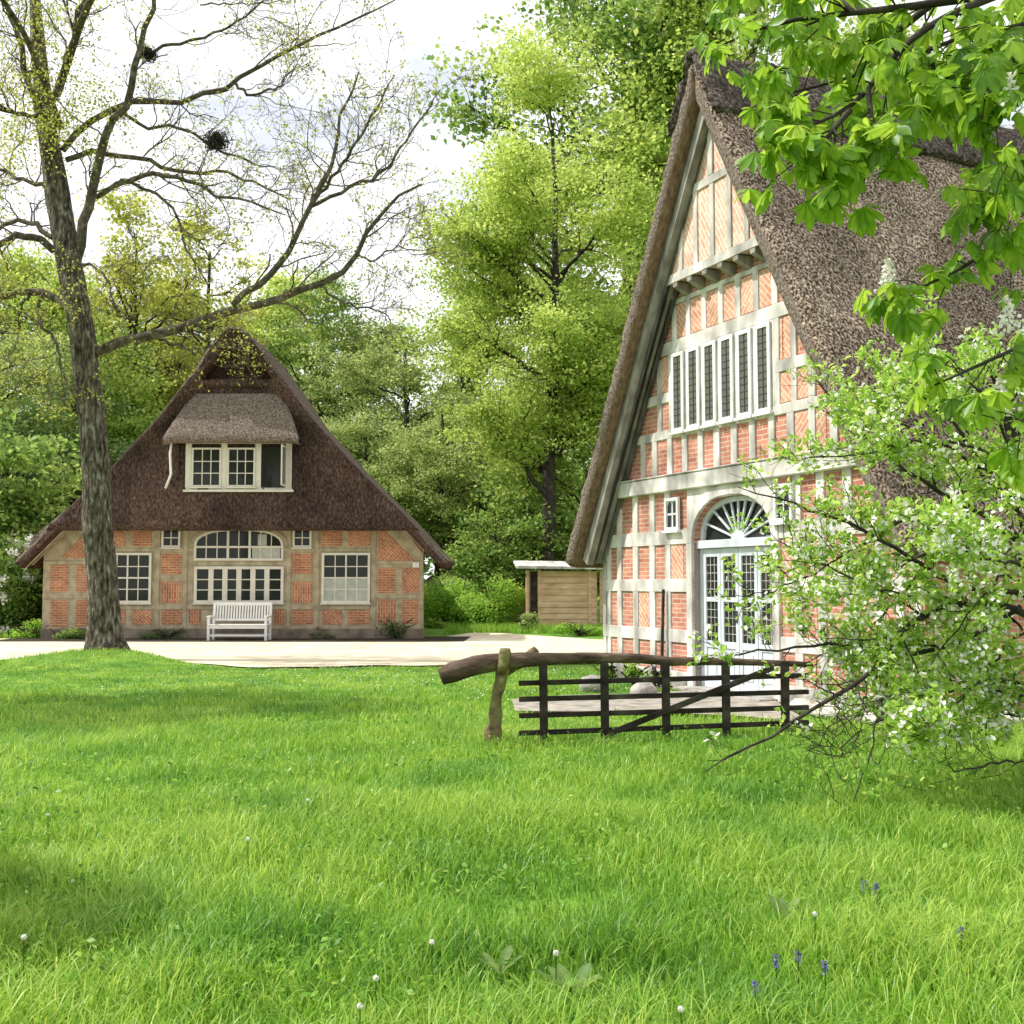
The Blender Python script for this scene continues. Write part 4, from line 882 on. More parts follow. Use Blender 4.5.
# ------------------------------------------------------------------ APPLE TREE (right)
RNG = np.random.default_rng(23)
AY = 8.7; a0 = at(1092, 583, AY); AT = empty('apple_tree', (a0[0], AY, 0)); AO = np.array((a0[0], AY, 0))
tag(AT, 'apple tree in white blossom spreading over the right wall of the farmhouse', 'tree')
al = [
 ([(1092, 800), (1085, 700), (1070, 640), (1050, 590), (1040, 540), (1020, 470), (1000, 400), (985, 350)], 0, 0, .12, .02),
 ([(1072, 650), (1020, 607), (955, 600), (925, 608), (913, 622), (892, 640), (873, 678), (833, 692), (800, 718), (765, 738), (735, 752), (705, 772)], 0, -1.2, .055, .006),
 ([(1050, 600), (1000, 592), (955, 586), (929, 570), (890, 545), (840, 520), (780, 500), (738, 487)], 0, -.8, .04, .005),
 ([(1045, 565), (1000, 525), (950, 500), (900, 468), (860, 430), (830, 395), (812, 372)], 0, .4, .04, .005),
 ([(1020, 607), (970, 640), (920, 655), (870, 650), (820, 645), (770, 648), (705, 656)], 0, -.4, .035, .005),
 ([(892, 640), (885, 690), (872, 750), (852, 800), (838, 838)], -.6, -.6, .014, .003),
 ([(1085, 740), (1040, 758), (1000, 762), (960, 772), (945, 766)], 0, -.8, .022, .005),
 ([(1035, 530), (990, 470), (950, 420), (915, 385), (890, 372)], 0, .9, .035, .006),
 ([(1078, 680), (1020, 680), (960, 688), (900, 705), (860, 730), (835, 750)], 0, .3, .03, .005),
 ([(955, 500), (910, 515), (860, 545), (810, 575), (770, 590), (745, 596)], .0, -.2, .025, .004),
 ([(1040, 540), (1000, 530), (960, 540), (910, 560), (870, 590), (830, 600), (800, 610)], 0, 1.2, .03, .005),
 ([(1060, 620), (1010, 640), (980, 680), (950, 710), (925, 730)], 0, -1.0, .02, .004),
 ([(1025, 490), (985, 450), (940, 440), (900, 445), (850, 455), (800, 460)], 0, -.3, .025, .004),
 ([(1040, 540), (1030, 470), (1040, 420), (1050, 380)], 0, -1.0, .03, .006),
 ([(1060, 600), (1030, 570), (1000, 560), (960, 550), (930, 520)], 0, -1.4, .03, .005),
 ([(1085, 700), (1050, 690), (1010, 700), (980, 735), (960, 750)], 0, .8, .02, .004),
 ([(930, 570), (905, 590), (880, 620), (850, 640), (800, 668)], -.4, .4, .018, .004),
 ([(1045, 565), (1030, 500), (1010, 440), (990, 400), (960, 370), (930, 350)], 0, -.6, .03, .005),
 ([(1050, 590), (1010, 500), (970, 460), (920, 430), (880, 410), (850, 395)], .3, .5, .03, .005),
 ([(1060, 620), (1030, 640), (1000, 600), (960, 620), (930, 640), (900, 665)], .2, .3, .02, .004),
 ([(955, 600), (930, 600), (880, 590), (840, 575), (800, 550), (770, 540)], -.3, -.4, .015, .004),
 ([(1085, 720), (1040, 700), (1000, 690), (960, 680), (920, 680), (880, 700), (850, 715)], .2, -.3, .018, .004),
 ([(1085, 720), (1050, 720), (1010, 715), (970, 720), (930, 735)], .1, .2, .018, .004),
 ([(1060, 640), (1020, 650), (980, 640), (940, 660), (900, 690)], .1, .9, .018, .004),
 ([(1050, 600), (1010, 570), (970, 610), (940, 650), (915, 700)], -.2, -.6, .015, .004),
 ([(833, 692), (838, 720), (828, 760)], -.8, -.1, .007, .003), ([(865, 680), (863, 720), (845, 765)], -.6, -.1, .007, .003),
]
Lp, Lr = [], []
for pts, b0, dY, r0, r1 in al:
    P_ = np.array([at(px, py, AY+b0+dY*(i/(len(pts)-1))) for i, (px, py) in enumerate(pts)]); P_ = resample(P_, 20); P_[1:-1] += RNG.normal(0, .012, (18, 3)); s_ = np.linspace(0, 1, 20)
    Lp.append(P_-AO); Lr.append((r0*(1-s_)**.8*(.6 if r0 < .1 else 1)+r1*.6*s_**.5))
Lp = np.array(Lp); Lr = np.array(Lr); tw = Tubes(); tw.add(Lp, Lr, 8)
C1, R1 = spawn(Lp, Lr, 20, (.18, .64), curl=.22, up=.12, t0=.22, pts=6, rr=.4); R1 = np.clip(R1, .003, .010)
C2, R2 = spawn(C1, R1, 7, (.06, .26), curl=.25, up=.12, t0=.15, pts=4, rr=.6); R2 = np.clip(R2, .0018, .004)
k2 = (C2[:, -1, 2] > .5) | (RNG.random(len(C2)) < .15); k1 = (C1[:, -1, 2] > .5) | (RNG.random(len(C1)) < .3); tw.add(C1[k1], R1[k1], 5); tw.add(C2[k2], R2[k2], 3); tw.build('branches', M['bark_dark'], AT)
pts_all = np.concatenate([C2[:, -1], C2[:, 2], C1[:, -1], C1[:, 3]]); 
keep = np.ones(len(pts_all), bool)
# lower hanging twigs are nearly bare
wz = pts_all[:, 2]; wx = pts_all[:, 0]+AO[0]; bare = (wz < .5) & (RNG.random(len(wz)) < .8); keep &= ~bare
keep &= ~((wx/AY < .30) & (RNG.random(len(wz)) < .62)); keep &= ~((wx/AY < .30) & (wz < 1.0) & (RNG.random(len(wz)) < .7)); pts_all = pts_all[keep]
def leaves_shaped(C, size, N_, A_, tint, fold=.15, aspect=.5):
    """six-vertex pointed leaf with a folded midrib; C is the leaf base"""
    n = len(C); size = np.broadcast_to(size, (n,))[:, None]; B_ = norm(np.cross(N_, A_))
    p = lambda a, b, c: C+A_*size*a+B_*size*b*aspect+N_*size*c
    V = np.stack([p(0, 0, 0), p(.35, .45, fold), p(.72, .36, fold*.8), p(1, 0, -.10), p(.72, -.36, fold*.8), p(.35, -.45, fold), p(.5, 0, .0)], 1)
    k = np.arange(n)[:, None]*7
    tri = np.concatenate([np.stack([k+0, k+6, k+1], -1), np.stack([k+1, k+6, k+2], -1), np.stack([k+2, k+6, k+3], -1), np.stack([k+3, k+6, k+4], -1), np.stack([k+4, k+6, k+5], -1), np.stack([k+5, k+6, k+0], -1)]).reshape(-1, 3)
    return V.reshape(-1, 3), tri, np.repeat(np.clip(tint, 0, 1), 7)
nl = 4; C = np.repeat(pts_all, nl, 0)+RNG.normal(0, .022, (len(pts_all)*nl, 3)); n = len(C)
N_ = norm(RNG.normal(size=(n, 3))+np.array((0, 0, 1.0))); A_ = norm(np.cross(N_, RNG.normal(size=(n, 3)))+np.array((0, 0, .15)))
V, tri, T = leaves_shaped(C, RNG.uniform(.032, .068, n), N_, A_, RNG.normal(.56, .22, n), aspect=.62)
link('foliage', np_mesh('foliage', V, [tri], T), M['leaf_apple'], AT)
# blossom clusters
sel = pts_all[RNG.random(len(pts_all)) < np.where(pts_all[:, 2] < 2.0, .34, .18)]; sel = sel[(sel[:, 2] > .4)]
cl = np.repeat(sel, 4, 0)+RNG.normal(0, .028, (len(sel)*4, 3)); n = len(cl)
N_ = norm(RNG.normal(size=(n, 3))+np.array((-.4, -.5, .5))); A0_ = norm(np.cross(N_, RNG.normal(size=(n, 3)))); B0_ = np.cross(N_, A0_)
Vs, Ts, Tt = [], [], []; kk = 0
for j in range(5):
    a = 2*pi*j/5; A_ = norm(A0_*cos(a)+B0_*sin(a)+N_*.25); v_, t_, q_ = leaves_shaped(cl, RNG.uniform(.016, .025, n), N_, A_, RNG.normal(.6, .2, n), aspect=.95); Vs.append(v_); Ts.append(t_+kk); Tt.append(q_); kk += len(v_)
o = link('blossoms', np_mesh('blossoms', np.concatenate(Vs), [np.concatenate(Ts)], np.concatenate(Tt)), M['petal'], AT); o['kind'] = 'stuff'

# ------------------------------------------------------------------ CHESTNUT (overhead, right)
RNG = np.random.default_rng(31)
CY = 3.9; c0 = np.array((4.2, 3.6, 0)); CH = empty('horse_chestnut_tree', c0)
tag(CH, 'horse chestnut whose large fingered leaves hang in from the upper right', 'tree')
trk = MB(); trk.tube([(0, 0, -.1), (.02, 0, 1.2), (0, .05, 2.4), (.05, .05, 3.6), (.1, .1, 5.2)], [.34, .27, .25, .22, .16], 18, .05); trk.build('trunk', M['bark'], CH, smooth=True)
cb = [  # course in px with depth; r0
 ([(1230, -60), (1120, -30), (1010, -10), (930, 5), (860, 12), (800, 18), (740, 30), (722, 45)], 3.9, 4.0, .028),
 ([(1010, -10), (960, 10), (920, 30), (890, 60), (868, 90), (850, 110), (800, 130), (765, 145)], 3.9, 3.6, .014),
 ([(1230, -60), (1130, 20), (1070, 80), (1030, 130), (1015, 160)], 3.9, 3.3, .02),
 ([(1230, -60), (1150, 80), (1080, 180), (1040, 220), (1000, 245), (960, 270), (920, 290), (885, 300)], 3.9, 3.8, .02),
 ([(1230, -60), (1170, 150), (1110, 280), (1060, 330), (1010, 350), (960, 375), (935, 385)], 3.9, 3.5, .02),
 ([(1170, 150), (1120, 300), (1080, 380), (1040, 410), (1015, 425)], 3.7, 3.3, .016),
 ([(930, 5), (900, 30), (860, 45), (810, 60), (780, 75)], 4.0, 4.2, .012),
 ([(960, 10), (940, 30), (935, 55), (930, 80)], 3.9, 3.7, .01), ([(960, 10), (985, 40), (990, 80), (985, 100)], 3.9, 3.5, .01),
 ([(860, 12), (830, -5), (790, -15), (740, -10)], 4.0, 4.4, .010), ([(1040, 220), (1020, 190), (1000, 200)], 3.8, 3.6, .01),
 ([(1230, -60), (1120, 0), (1050, 20), (1000, 30), (950, 40), (900, 60), (830, 85), (780, 95)], 4.1, 4.3, .016),
 ([(1230, -60), (1120, -60), (1000, -50), (900, -35), (820, -30), (760, -25)], 4.0, 4.2, .016),
 ([(1120, -30), (1060, 20), (1010, 50), (970, 70), (930, 75)], 4.2, 4.4, .012), ([(1060, 80), (1020, 90), (990, 60), (975, 20)], 3.8, 3.7, .01),
 ([(868, 90), (872, 120), (868, 135), (870, 148)], 3.7, 3.6, .008), ([(850, 110), (825, 140), (800, 158)], 3.65, 3.6, .008),
]
tw = Tubes(); Lp, Lr = [], []
for pts, y0, y1, r0 in cb:
    P_ = np.array([at(px, py, y0+(y1-y0)*(i/(len(pts)-1))) for i, (px, py) in enumerate(pts)]); P_ = resample(P_, 14)-c0; s_ = np.linspace(0, 1, 14); Lp.append(P_); Lr.append(r0*(1-s_)+.0035)
Lp = np.array(Lp); Lr = np.array(Lr); tw.add(Lp, Lr, 8)
e0 = at(1230, -60, 3.9)-c0; con = resample([np.array((.05, .05, 3.2)), np.array((-.3, .1, 3.9))*.6+e0*.4+np.array((0, 0, .3)), e0], 14); tw.add(con[None], np.linspace(.11, .035, 14)[None], 8)
C1, R1 = spawn(Lp, Lr, 19, (.07, .28), ang=(.5, 1.2), curl=.15, up=-.12, t0=.30, pts=4, rr=.5); R1 = np.clip(R1, .002, .004)
tw.add(C1, R1, 5); tw.build('branches', M['bark_dark'], CH)
# palmate leaves: 5-7 leaflets hanging from a petiole
ends = np.concatenate([C1[:, -1], Lp[:, -1], Lp[:, 9]]); ends = np.repeat(ends, 2, 0)+RNG.normal(0, .03, (len(ends)*2, 3)); n = len(ends)
ctr = norm(RNG.normal(size=(n, 3))*.55+np.array((-.25, -.35, .9)))       # leaf plane normal
ax = norm(np.cross(ctr, RNG.normal(size=(n, 3)))*.8+np.array((0, 0, -.75))); sz = RNG.uniform(.07, .115, n)
def leaflet(C, size, N_, A_, tint):
    n = len(C); size = size[:, None]; B_ = norm(np.cross(N_, A_)); st = []
    prof = [(0, .02), (.2, .075), (.42, .145), (.64, .19), (.80, .145), (.92, .055), (1, 0)]
    rows = []
    for i, (a, b) in enumerate(prof):
        z = .03-.22*a*a; rows += [C+A_*size*a+B_*size*b+N_*size*(z+.05*b*3), C+A_*size*a+N_*size*(z-.02), C+A_*size*a-B_*size*b+N_*size*(z+.05*b*3)]
    V = np.stack(rows, 1); k = np.arange(n)[:, None]*len(rows); q = []
    for i in range(len(prof)-1):
        q.append(k+np.array([[3*i, 3*i+1, 3*i+4, 3*i+3]])); q.append(k+np.array([[3*i+1, 3*i+2, 3*i+5, 3*i+4]]))
    return V.reshape(-1, 3), np.concatenate(q).reshape(-1, 4), np.clip(tint[:, None]+np.tile([-.06, .16, -.06], len(prof))[None]+np.repeat(np.array([.1, 0, .08, -.04, .06, -.04, -.1]), 3)[None], 0, 1).ravel()
Vs, Qs, Ts = [], [], []; kk = 0; tb_ = RNG.normal(.45, .2, n)
bx = norm(np.cross(ctr, ax))
for j, (a, s_) in enumerate(((0, 1), (.62, .93), (-.62, .93), (1.22, .74), (-1.22, .74), (1.85, .5), (-1.85, .5))):
    A_ = norm(ax*cos(a)+bx*sin(a)+RNG.normal(0, .08, (n, 3))+np.array((0, 0, -.25))); Nl = norm(ctr+RNG.normal(0, .15, (n, 3)))
    Nl = norm(Nl-A_*(Nl*A_).sum(-1, keepdims=True)); v_, q_, t_ = leaflet(ends, sz*s_, Nl, A_, tb_+RNG.normal(0, .06, n)); Vs.append(v_); Qs.append(q_+kk); Ts.append(t_); kk += len(v_)
link('foliage', np_mesh('foliage', np.concatenate(Vs), [np.concatenate(Qs)], np.concatenate(Ts), smooth=True), M['leaf_chestnut'], CH)
for px, py, yy in ((742, 34, 4.0), (888, 278, 3.8), (1008, 318, 3.6), (1010, 95, 3.5), (1000, 400, 3.5)):
    c = at(px, py, yy); n = 130; t = RNG.random(n)
    C = np.stack([RNG.normal(0, 1, n)*.022*(1.1-t), RNG.normal(0, 1, n)*.022*(1.1-t), t*.12-.05], 1)
    N_ = norm(RNG.normal(size=(n, 3))); A_ = norm(np.cross(N_, RNG.normal(size=(n, 3)))); v_, t_, q_ = leaves_shaped(C, RNG.uniform(.010, .018, n), N_, A_, RNG.normal(.5, .2, n), aspect=1)
    o = link('flower_candle', np_mesh('flower_candle', v_, [t_], q_), M['petal'], CH, c-c0)

# ------------------------------------------------------------------ BACKGROUND TREES
lib = {}
lib['big'] = make_tree(24, 13.5, 5.6, 10.5, 115000, .15, 'leaf_bright', .34, 1, flat=.32, sig=.55, limbs=46, sub=12, clump=28, barkm='bark_dark')
lib['round'] = make_tree(15, 8.6, 5.0, 6.4, 46000, .175, 'leaf_grey', .3, 2, sig=.5, limbs=38, sub=10)
lib['yellow'] = make_tree(15, 8.5, 4.6, 6.6, 46000, .175, 'leaf_bright', .3, 3, sig=.5, limbs=38, sub=10)
lib['dark'] = make_tree(17, 10, 5.2, 7.5, 46000, .175, 'leaf_mid', .34, 4, sig=.5, limbs=38, sub=10)
lib['deep'] = make_tree(12, 6, 5.0, 5.6, 40000, .175, 'leaf_dark', .3, 5, sig=.6, limbs=34, sub=10)
lib['airy'] = make_tree(19, 12.5, 4.2, 6.8, 9000, .20, 'leaf_alder', .28, 6, sig=.5, limbs=34, sub=10)
lib['under'] = make_tree(7, 3.4, 3.4, 3.3, 16000, .19, 'leaf_mid', .12, 8, sig=.5, limbs=26, sub=8)
G_ = 'trees of the wood behind the houses'
def bgt(kind, px, Y, top=None, sc=None, label='', nm='tree', rz=0):
    q = at(px, 583, Y); hs = {'big': 24, 'round': 15, 'yellow': 15.1, 'dark': 17.5, 'deep': 11.6, 'airy': 19.3, 'under': 6.7}[kind]
    if top is not None: sc = at(px, top, Y)[2]/hs
    put_tree(lib[kind], nm, (q[0], Y, 0), rz, sc, label, G_)
bgt('big', 552, 43, top=62, label='tall bright green linden tree with dark trunk between the two houses', nm='linden_tree')
bgt('dark', 640, 56, top=-60, label='very tall tree whose crown rises behind the farmhouse roof peak', nm='beech_tree', rz=1)
bgt('big', 760, 52, top=-120, label='tall tree hidden behind the farmhouse ridge under the chestnut leaves', nm='linden_tree', rz=2)
bgt('round', 400, 58, top=318, label='grey-green round tree right of the cottage roof', nm='maple_tree', rz=.5)
bgt('yellow', 468, 62, top=300, label='yellow-green tree behind the grey-green one, left of the tall linden', nm='maple_tree', rz=1.2)
bgt('dark', 330, 66, top=288, label='darker tree with thick boughs directly behind the cottage roof peak, to its right', nm='oak_tree', rz=2.2)
bgt('yellow', 262, 74, top=275, label='pale yellow-green tree rising straight behind the cottage apex', nm='maple_tree', rz=3)
bgt('airy', 205, 62, top=215, label='thin sparse young-leaved tree standing left of the cottage apex', nm='birch_tree', rz=.3)
bgt('airy', 130, 58, top=205, label='slender nearly bare tree just right of the leaning trunk', nm='birch_tree', rz=2.0)
bgt('dark', 150, 72, top=290, label='mid green tree low behind the slender bare ones', nm='oak_tree', rz=4)
bgt('yellow', 40, 52, top=255, label='yellow-green tree at the left edge behind the leaning trunk', nm='maple_tree', rz=5)
bgt('dark', 95, 60, top=320, label='mid green tree between leaning trunk and cottage roof', nm='oak_tree', rz=.9)
bgt('round', -30, 46, top=300, label='grey-green tree at the far left edge of the wood', nm='maple_tree', rz=3.3)
bgt('deep', 60, 44, top=385, label='dense dark tree left of the cottage, lower than its neighbours', nm='hornbeam_tree', rz=2)
bgt('round', 365, 52, top=400, label='dense dark tree close behind the right slope of the cottage roof', nm='hornbeam_tree', rz=1)
bgt('round', 440, 50, top=385, label='smaller grey-green tree above the clipped shrubs', nm='maple_tree', rz=4.4)
bgt('deep', 500, 56, top=440, label='dark low tree behind the linden trunk', nm='hornbeam_tree', rz=5.3)
bgt('under', 586, 46, top=440, label='small bright tree beside the linden near the farmhouse eave', nm='hazel_tree', rz=1)
bgt('under', 505, 44.5, top=500, label='young leafy tree left of the linden trunk base', nm='hazel_tree', rz=3)
bgt('under', 4, 43, top=480, label='bushy young tree left of the cottage wall', nm='hazel_tree', rz=2)
bgt('under', -60, 36, top=400, label='bushy young tree beyond the left picture edge', nm='hazel_tree', rz=4)
bgt('dark', -120, 55, top=200, label='tall tree just outside the left picture edge', nm='oak_tree', rz=4)
# far wood: one mass nobody could count
RNG = np.random.default_rng(51)
nC = 5200; xx = RNG.uniform(-75, 60, nC); yy = RNG.uniform(78, 104, nC); hh = 11+5*vnoise(xx*.13+40, yy*.05, 8)
zz = RNG.random(nC)**.7*hh; cen = np.stack([xx, yy, zz], 1); C = (cen[:, None]+RNG.normal(0, 1, (nC, 22, 3))*np.array((1.2, 1.2, .7))).reshape(-1, 3)
V, Q, T = leaf_quads(C, RNG.uniform(.35, .6, len(C)), .5, .75, (RNG.normal(.35, .15, nC)[:, None]+RNG.normal(0, .1, (nC, 22))).ravel())
tag(link('far_wood', np_mesh('far_wood', V, [Q], T), M['leaf_mid']), kind='stuff', label='far-off wood closing the view behind the trees', cat='wood')

# ------------------------------------------------------------------ SHRUBS
def shrub(name, loc, rx, ry, h, n, size, mat, label, group=None, flowers=0, seed=0, cat='shrub'):
    global RNG
    RNG = np.random.default_rng(seed+300); e = empty(name, loc)
    st = Tubes(); ns = 14; a = RNG.uniform(0, 2*pi, ns); r = RNG.uniform(.3, .85, ns); tip = np.stack([np.cos(a)*r*rx, np.sin(a)*r*ry, RNG.uniform(.5, .85, ns)*h], 1)
    s = np.linspace(0, 1, 6)[None, :, None]; P = tip[:, None]*s*np.array((1, 1, 1)); P[:, :, :2] *= (.3+.7*s); P[:, 1:] += RNG.normal(0, .04, (ns, 5, 3)); st.add(P, np.linspace(.03, .01, 6)[None]*np.ones((ns, 1)), 4); st.build('stem', M['bark_dark'], e)
    # lumpy shell of leaf clumps
    nb = max(6, int(n/700)); bc = norm(RNG.normal(size=(nb, 3))); bc[:, 2] = np.abs(bc[:, 2]); bc = bc*RNG.uniform(.25, .75, (nb, 1))*np.array((rx, ry, h*.85)); bc[:, 2] += h*.12
    bi = RNG.integers(0, nb, n); d = norm(RNG.normal(size=(n, 3)))*RNG.uniform(.55, 1.05, (n, 1))*np.array((rx*.42, ry*.42, h*.30)); C = bc[bi]+d
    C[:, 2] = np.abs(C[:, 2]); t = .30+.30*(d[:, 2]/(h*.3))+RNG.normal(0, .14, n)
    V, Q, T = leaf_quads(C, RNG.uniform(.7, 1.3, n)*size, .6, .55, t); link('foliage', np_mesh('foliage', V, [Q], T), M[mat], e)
    if flowers:
        for k in range(flowers):
            b = bc[RNG.integers(0, nb)]; d = norm(RNG.normal(size=3)+np.array((0, -1.2, .8)))*np.array((rx*.42, ry*.42, h*.3)); c = b+d
            Cc = c+RNG.normal(0, .07, (40, 3)); v_, q_, t_ = leaf_quads(Cc, .09, .3, .9, RNG.normal(.5, .2, 40)); link('flower_truss', np_mesh('flower_truss', v_, [q_], t_), M['petal'], e)
    tag(e, label, cat, group); return e
def gpt(px, py): 
    u = (px-512)/F; v = (512-py)/F; r = (u, CT-v*ST, ST+v*CT); t = -EYE/r[2]; return np.array((r[0]*t, r[1]*t, 0))
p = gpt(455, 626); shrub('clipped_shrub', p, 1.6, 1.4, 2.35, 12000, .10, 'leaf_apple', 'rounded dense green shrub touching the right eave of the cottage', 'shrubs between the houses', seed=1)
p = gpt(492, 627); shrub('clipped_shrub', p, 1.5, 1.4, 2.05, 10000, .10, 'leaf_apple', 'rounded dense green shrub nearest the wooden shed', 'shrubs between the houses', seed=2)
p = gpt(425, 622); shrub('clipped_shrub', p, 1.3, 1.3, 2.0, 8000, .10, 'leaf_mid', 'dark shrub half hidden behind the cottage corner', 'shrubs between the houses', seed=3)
p = at(38, 583, 35); shrub('rhododendron', (p[0], 34, 0), 1.7, 1.3, 4.3, 10000, .13, 'leaf_mid', 'tall rhododendron with white flower trusses left of the cottage', seed=4, flowers=44)
p = at(-10, 583, 34); shrub('rhododendron', (p[0], 34, 0), 1.5, 1.5, 3.2, 8000, .13, 'leaf_dark', 'dark rhododendron at the left edge of the picture', seed=5, flowers=6)
p = at(75, 583, 37); shrub('rhododendron', (p[0], 37, 0), 1.5, 1.3, 3.6, 7000, .13, 'leaf_dark', 'dark rhododendron partly behind the cottage left eave', seed=6, flowers=4)
p = gpt(32, 639); shrub('pale_ground_shrub', p, .9, .5, .55, 2600, .07, 'leaf_apple', 'low pale green shrub at the left foot of the cottage wall', seed=7)
p = gpt(66, 640); shrub('low_bush', p+np.array((0, .1, 0)), .7, .4, .4, 1600, .06, 'leaf_mid', 'low green bush by the left corner post of the cottage', seed=8)
p = gpt(395, 640); shrub('rose_bush', p+np.array((0, .4, 0)), .7, .4, .8, 1300, .06, 'leaf_dark', 'dark scraggy bush at the right foot of the cottage wall', seed=9)
p = gpt(320, 640); shrub('low_bush', p+np.array((0, .5, 0)), .8, .3, .35, 1000, .05, 'leaf_dark', 'flat dark bush under the right-hand cottage window', seed=10)
p = gpt(160, 641); shrub('low_bush', p+np.array((0, .5, 0)), .8, .3, .35, 900, .05, 'leaf_dark', 'flat dark bush right of the leaning trunk at the cottage wall', seed=11)
p = gpt(526, 632); shrub('tall_herb', p, .6, .4, .75, 1300, .08, 'leaf_grey', 'grey-green clump of herbs at the left post of the shed', 'herb clumps before the shed', seed=12)
p = gpt(580, 636); shrub('tall_herb', p, .9, .4, .5, 1600, .07, 'leaf_apple', 'yellow-green clump of herbs at the right post of the shed', 'herb clumps before the shed', seed=13)
p = gpt(437, 628); shrub('tall_herb', p, .8, .5, .45, 1200, .07, 'leaf_apple', 'low pale herbs beside the path right of the cottage', seed=14)
for i, (x_, lb) in enumerate(((-2.9, 'small leafy plant at the left corner of the large gable'), (-2.1, 'small leafy plant by the boulder under the large gable'), (-1.4, 'small leafy plant at the left door jamb'))):
    p = big(x_, -.35); shrub('wall_plant', p, .28, .2, .38, 420, .05, 'leaf_apple', lb, 'plants at the gable foot', seed=20+i, cat='plant')
# unseen at left: tree added for far lawn shade, shrub shading the near lawn
lib['side2'] = make_tree(10, 7.6, 2.6, 1.8, 9000, .14, 'leaf_mid', .2, 10, sig=.35, limbs=30, sub=8)
put_tree(lib['side2'], 'shade_tree', (-11.6, 15.0, 0), 0, 1, 'unseen spreading tree added outside the left edge to shade the far lawn', 'unseen trees added for shade', 'tree')
shrub('lilac_bush', (-4.5, 5.25, 0), 1.3, 1.25, 2.9, 70000, .10, 'leaf_dark', 'dense tall bush outside the left edge shading the near lawn', seed=40, cat='bush')

# ------------------------------------------------------------------ GRASS
RNG = np.random.default_rng(77)
def in_lawn(x, y):
    en = 21.3+.66*np.tanh((x+2)/3)+.15*np.sin(x*1.7)+.08*np.sin(x*4.1)+2.5*np.exp(-((x+8.4)/2.3)**2)
    ok = y < en
    lx = (x-C0[0])*DX[0]+(y-C0[1])*DX[1]; ly = (x-C0[0])*DY[0]+(y-C0[1])*DY[1]
    ok &= ~((np.abs(lx) < 3.8) & (ly > -.08))
    ok &= ~inpoly(x+.25*(vnoise(x*3, y*3, 2)-.5), y+.25*(vnoise(x*3+9, y*3, 2)-.5), FC)
    return ok
def blades(y0, y1, dens, hmean, wd, segs):
    xl = -.56*y1-1.2; xr = .60*y1+1.2; n = int((y1-y0)*(xr-xl)*dens); x = RNG.uniform(xl, xr, n); y = RNG.uniform(y0, y1, n)
    k = (np.abs(x) < .58*y+1.3) & in_lawn(x, y); x, y = x[k], y[k]
    tuft = vnoise(x*2.3, y*2.3, 12)*.55+vnoise(x*.7, y*.7, 13)*.45
    k = RNG.random(len(x)) < .45+.9*tuft; x, y, tuft = x[k], y[k], tuft[k]; n = len(x)
    patch = .6*vnoise(x*.45+7, y*.45+3, 14)+.4*vnoise(x*1.6+7, y*1.6+3, 15); h = hmean*(.45+1.1*tuft)*RNG.uniform(.55, 1.35, n)*(1-.45*np.clip((y-14)/6, 0, 1))
    # a short mown-looking zone by the right corner and around the tree foot
    az_ = RNG.uniform(0, 2*pi, n); bend = RNG.uniform(.15, .85, n)*h; sd = az_+pi/2+RNG.normal(0, .5, n); w_ = wd*RNG.uniform(.6, 1.3, n)
    z0 = ground_h(x, y)-.02; V = []; 
    for j in range(segs):
        t = j/segs; cx = x+np.cos(az_)*bend*t*t; cy = y+np.sin(az_)*bend*t*t; cz = z0+h*t*(1-.18*t); ww = w_*(1-t**1.6*.75)*.5
        V.append(np.stack([cx-np.cos(sd)*ww, cy-np.sin(sd)*ww, cz], 1)); V.append(np.stack([cx+np.cos(sd)*ww, cy+np.sin(sd)*ww, cz], 1))
    V.append(np.stack([x+np.cos(az_)*bend, y+np.sin(az_)*bend, z0+h*.82-bend*.15], 1))
    V = np.stack(V, 1); k = np.arange(n)[:, None]*(2*segs+1); Q = [k+np.array([[2*j, 2*j+1, 2*j+3, 2*j+2]]) for j in range(segs-1)]; Tr = k+np.array([[2*segs-2, 2*segs-1, 2*segs]])
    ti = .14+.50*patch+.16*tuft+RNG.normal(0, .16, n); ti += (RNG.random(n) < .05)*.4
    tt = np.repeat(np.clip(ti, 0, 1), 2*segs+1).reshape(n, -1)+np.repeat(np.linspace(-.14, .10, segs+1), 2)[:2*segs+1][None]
    return V.reshape(-1, 3), np.concatenate(Q) if Q else np.zeros((0, 4), int), Tr, np.clip(tt, 0, 1).ravel()
Vs, Qs, Rs, Ts = [], [], [], []; kk = 0
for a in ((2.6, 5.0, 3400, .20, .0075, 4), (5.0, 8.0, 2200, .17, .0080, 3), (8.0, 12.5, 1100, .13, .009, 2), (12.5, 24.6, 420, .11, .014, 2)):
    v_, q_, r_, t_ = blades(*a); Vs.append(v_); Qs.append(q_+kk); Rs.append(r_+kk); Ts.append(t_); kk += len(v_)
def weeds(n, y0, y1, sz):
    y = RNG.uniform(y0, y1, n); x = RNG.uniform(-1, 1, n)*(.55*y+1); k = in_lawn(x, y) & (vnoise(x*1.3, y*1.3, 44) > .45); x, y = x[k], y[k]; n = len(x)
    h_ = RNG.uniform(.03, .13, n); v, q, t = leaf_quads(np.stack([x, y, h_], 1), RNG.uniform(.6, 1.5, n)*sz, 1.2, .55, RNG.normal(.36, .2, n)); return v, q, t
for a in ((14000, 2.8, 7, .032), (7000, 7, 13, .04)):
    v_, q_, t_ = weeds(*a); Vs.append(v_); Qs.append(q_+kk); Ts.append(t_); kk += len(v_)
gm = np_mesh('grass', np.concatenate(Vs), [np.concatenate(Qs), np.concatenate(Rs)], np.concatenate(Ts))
tag(link('grass', gm, M['grass']), 'long fresh green meadow grass covering the lawn', 'grass', kind='stuff')
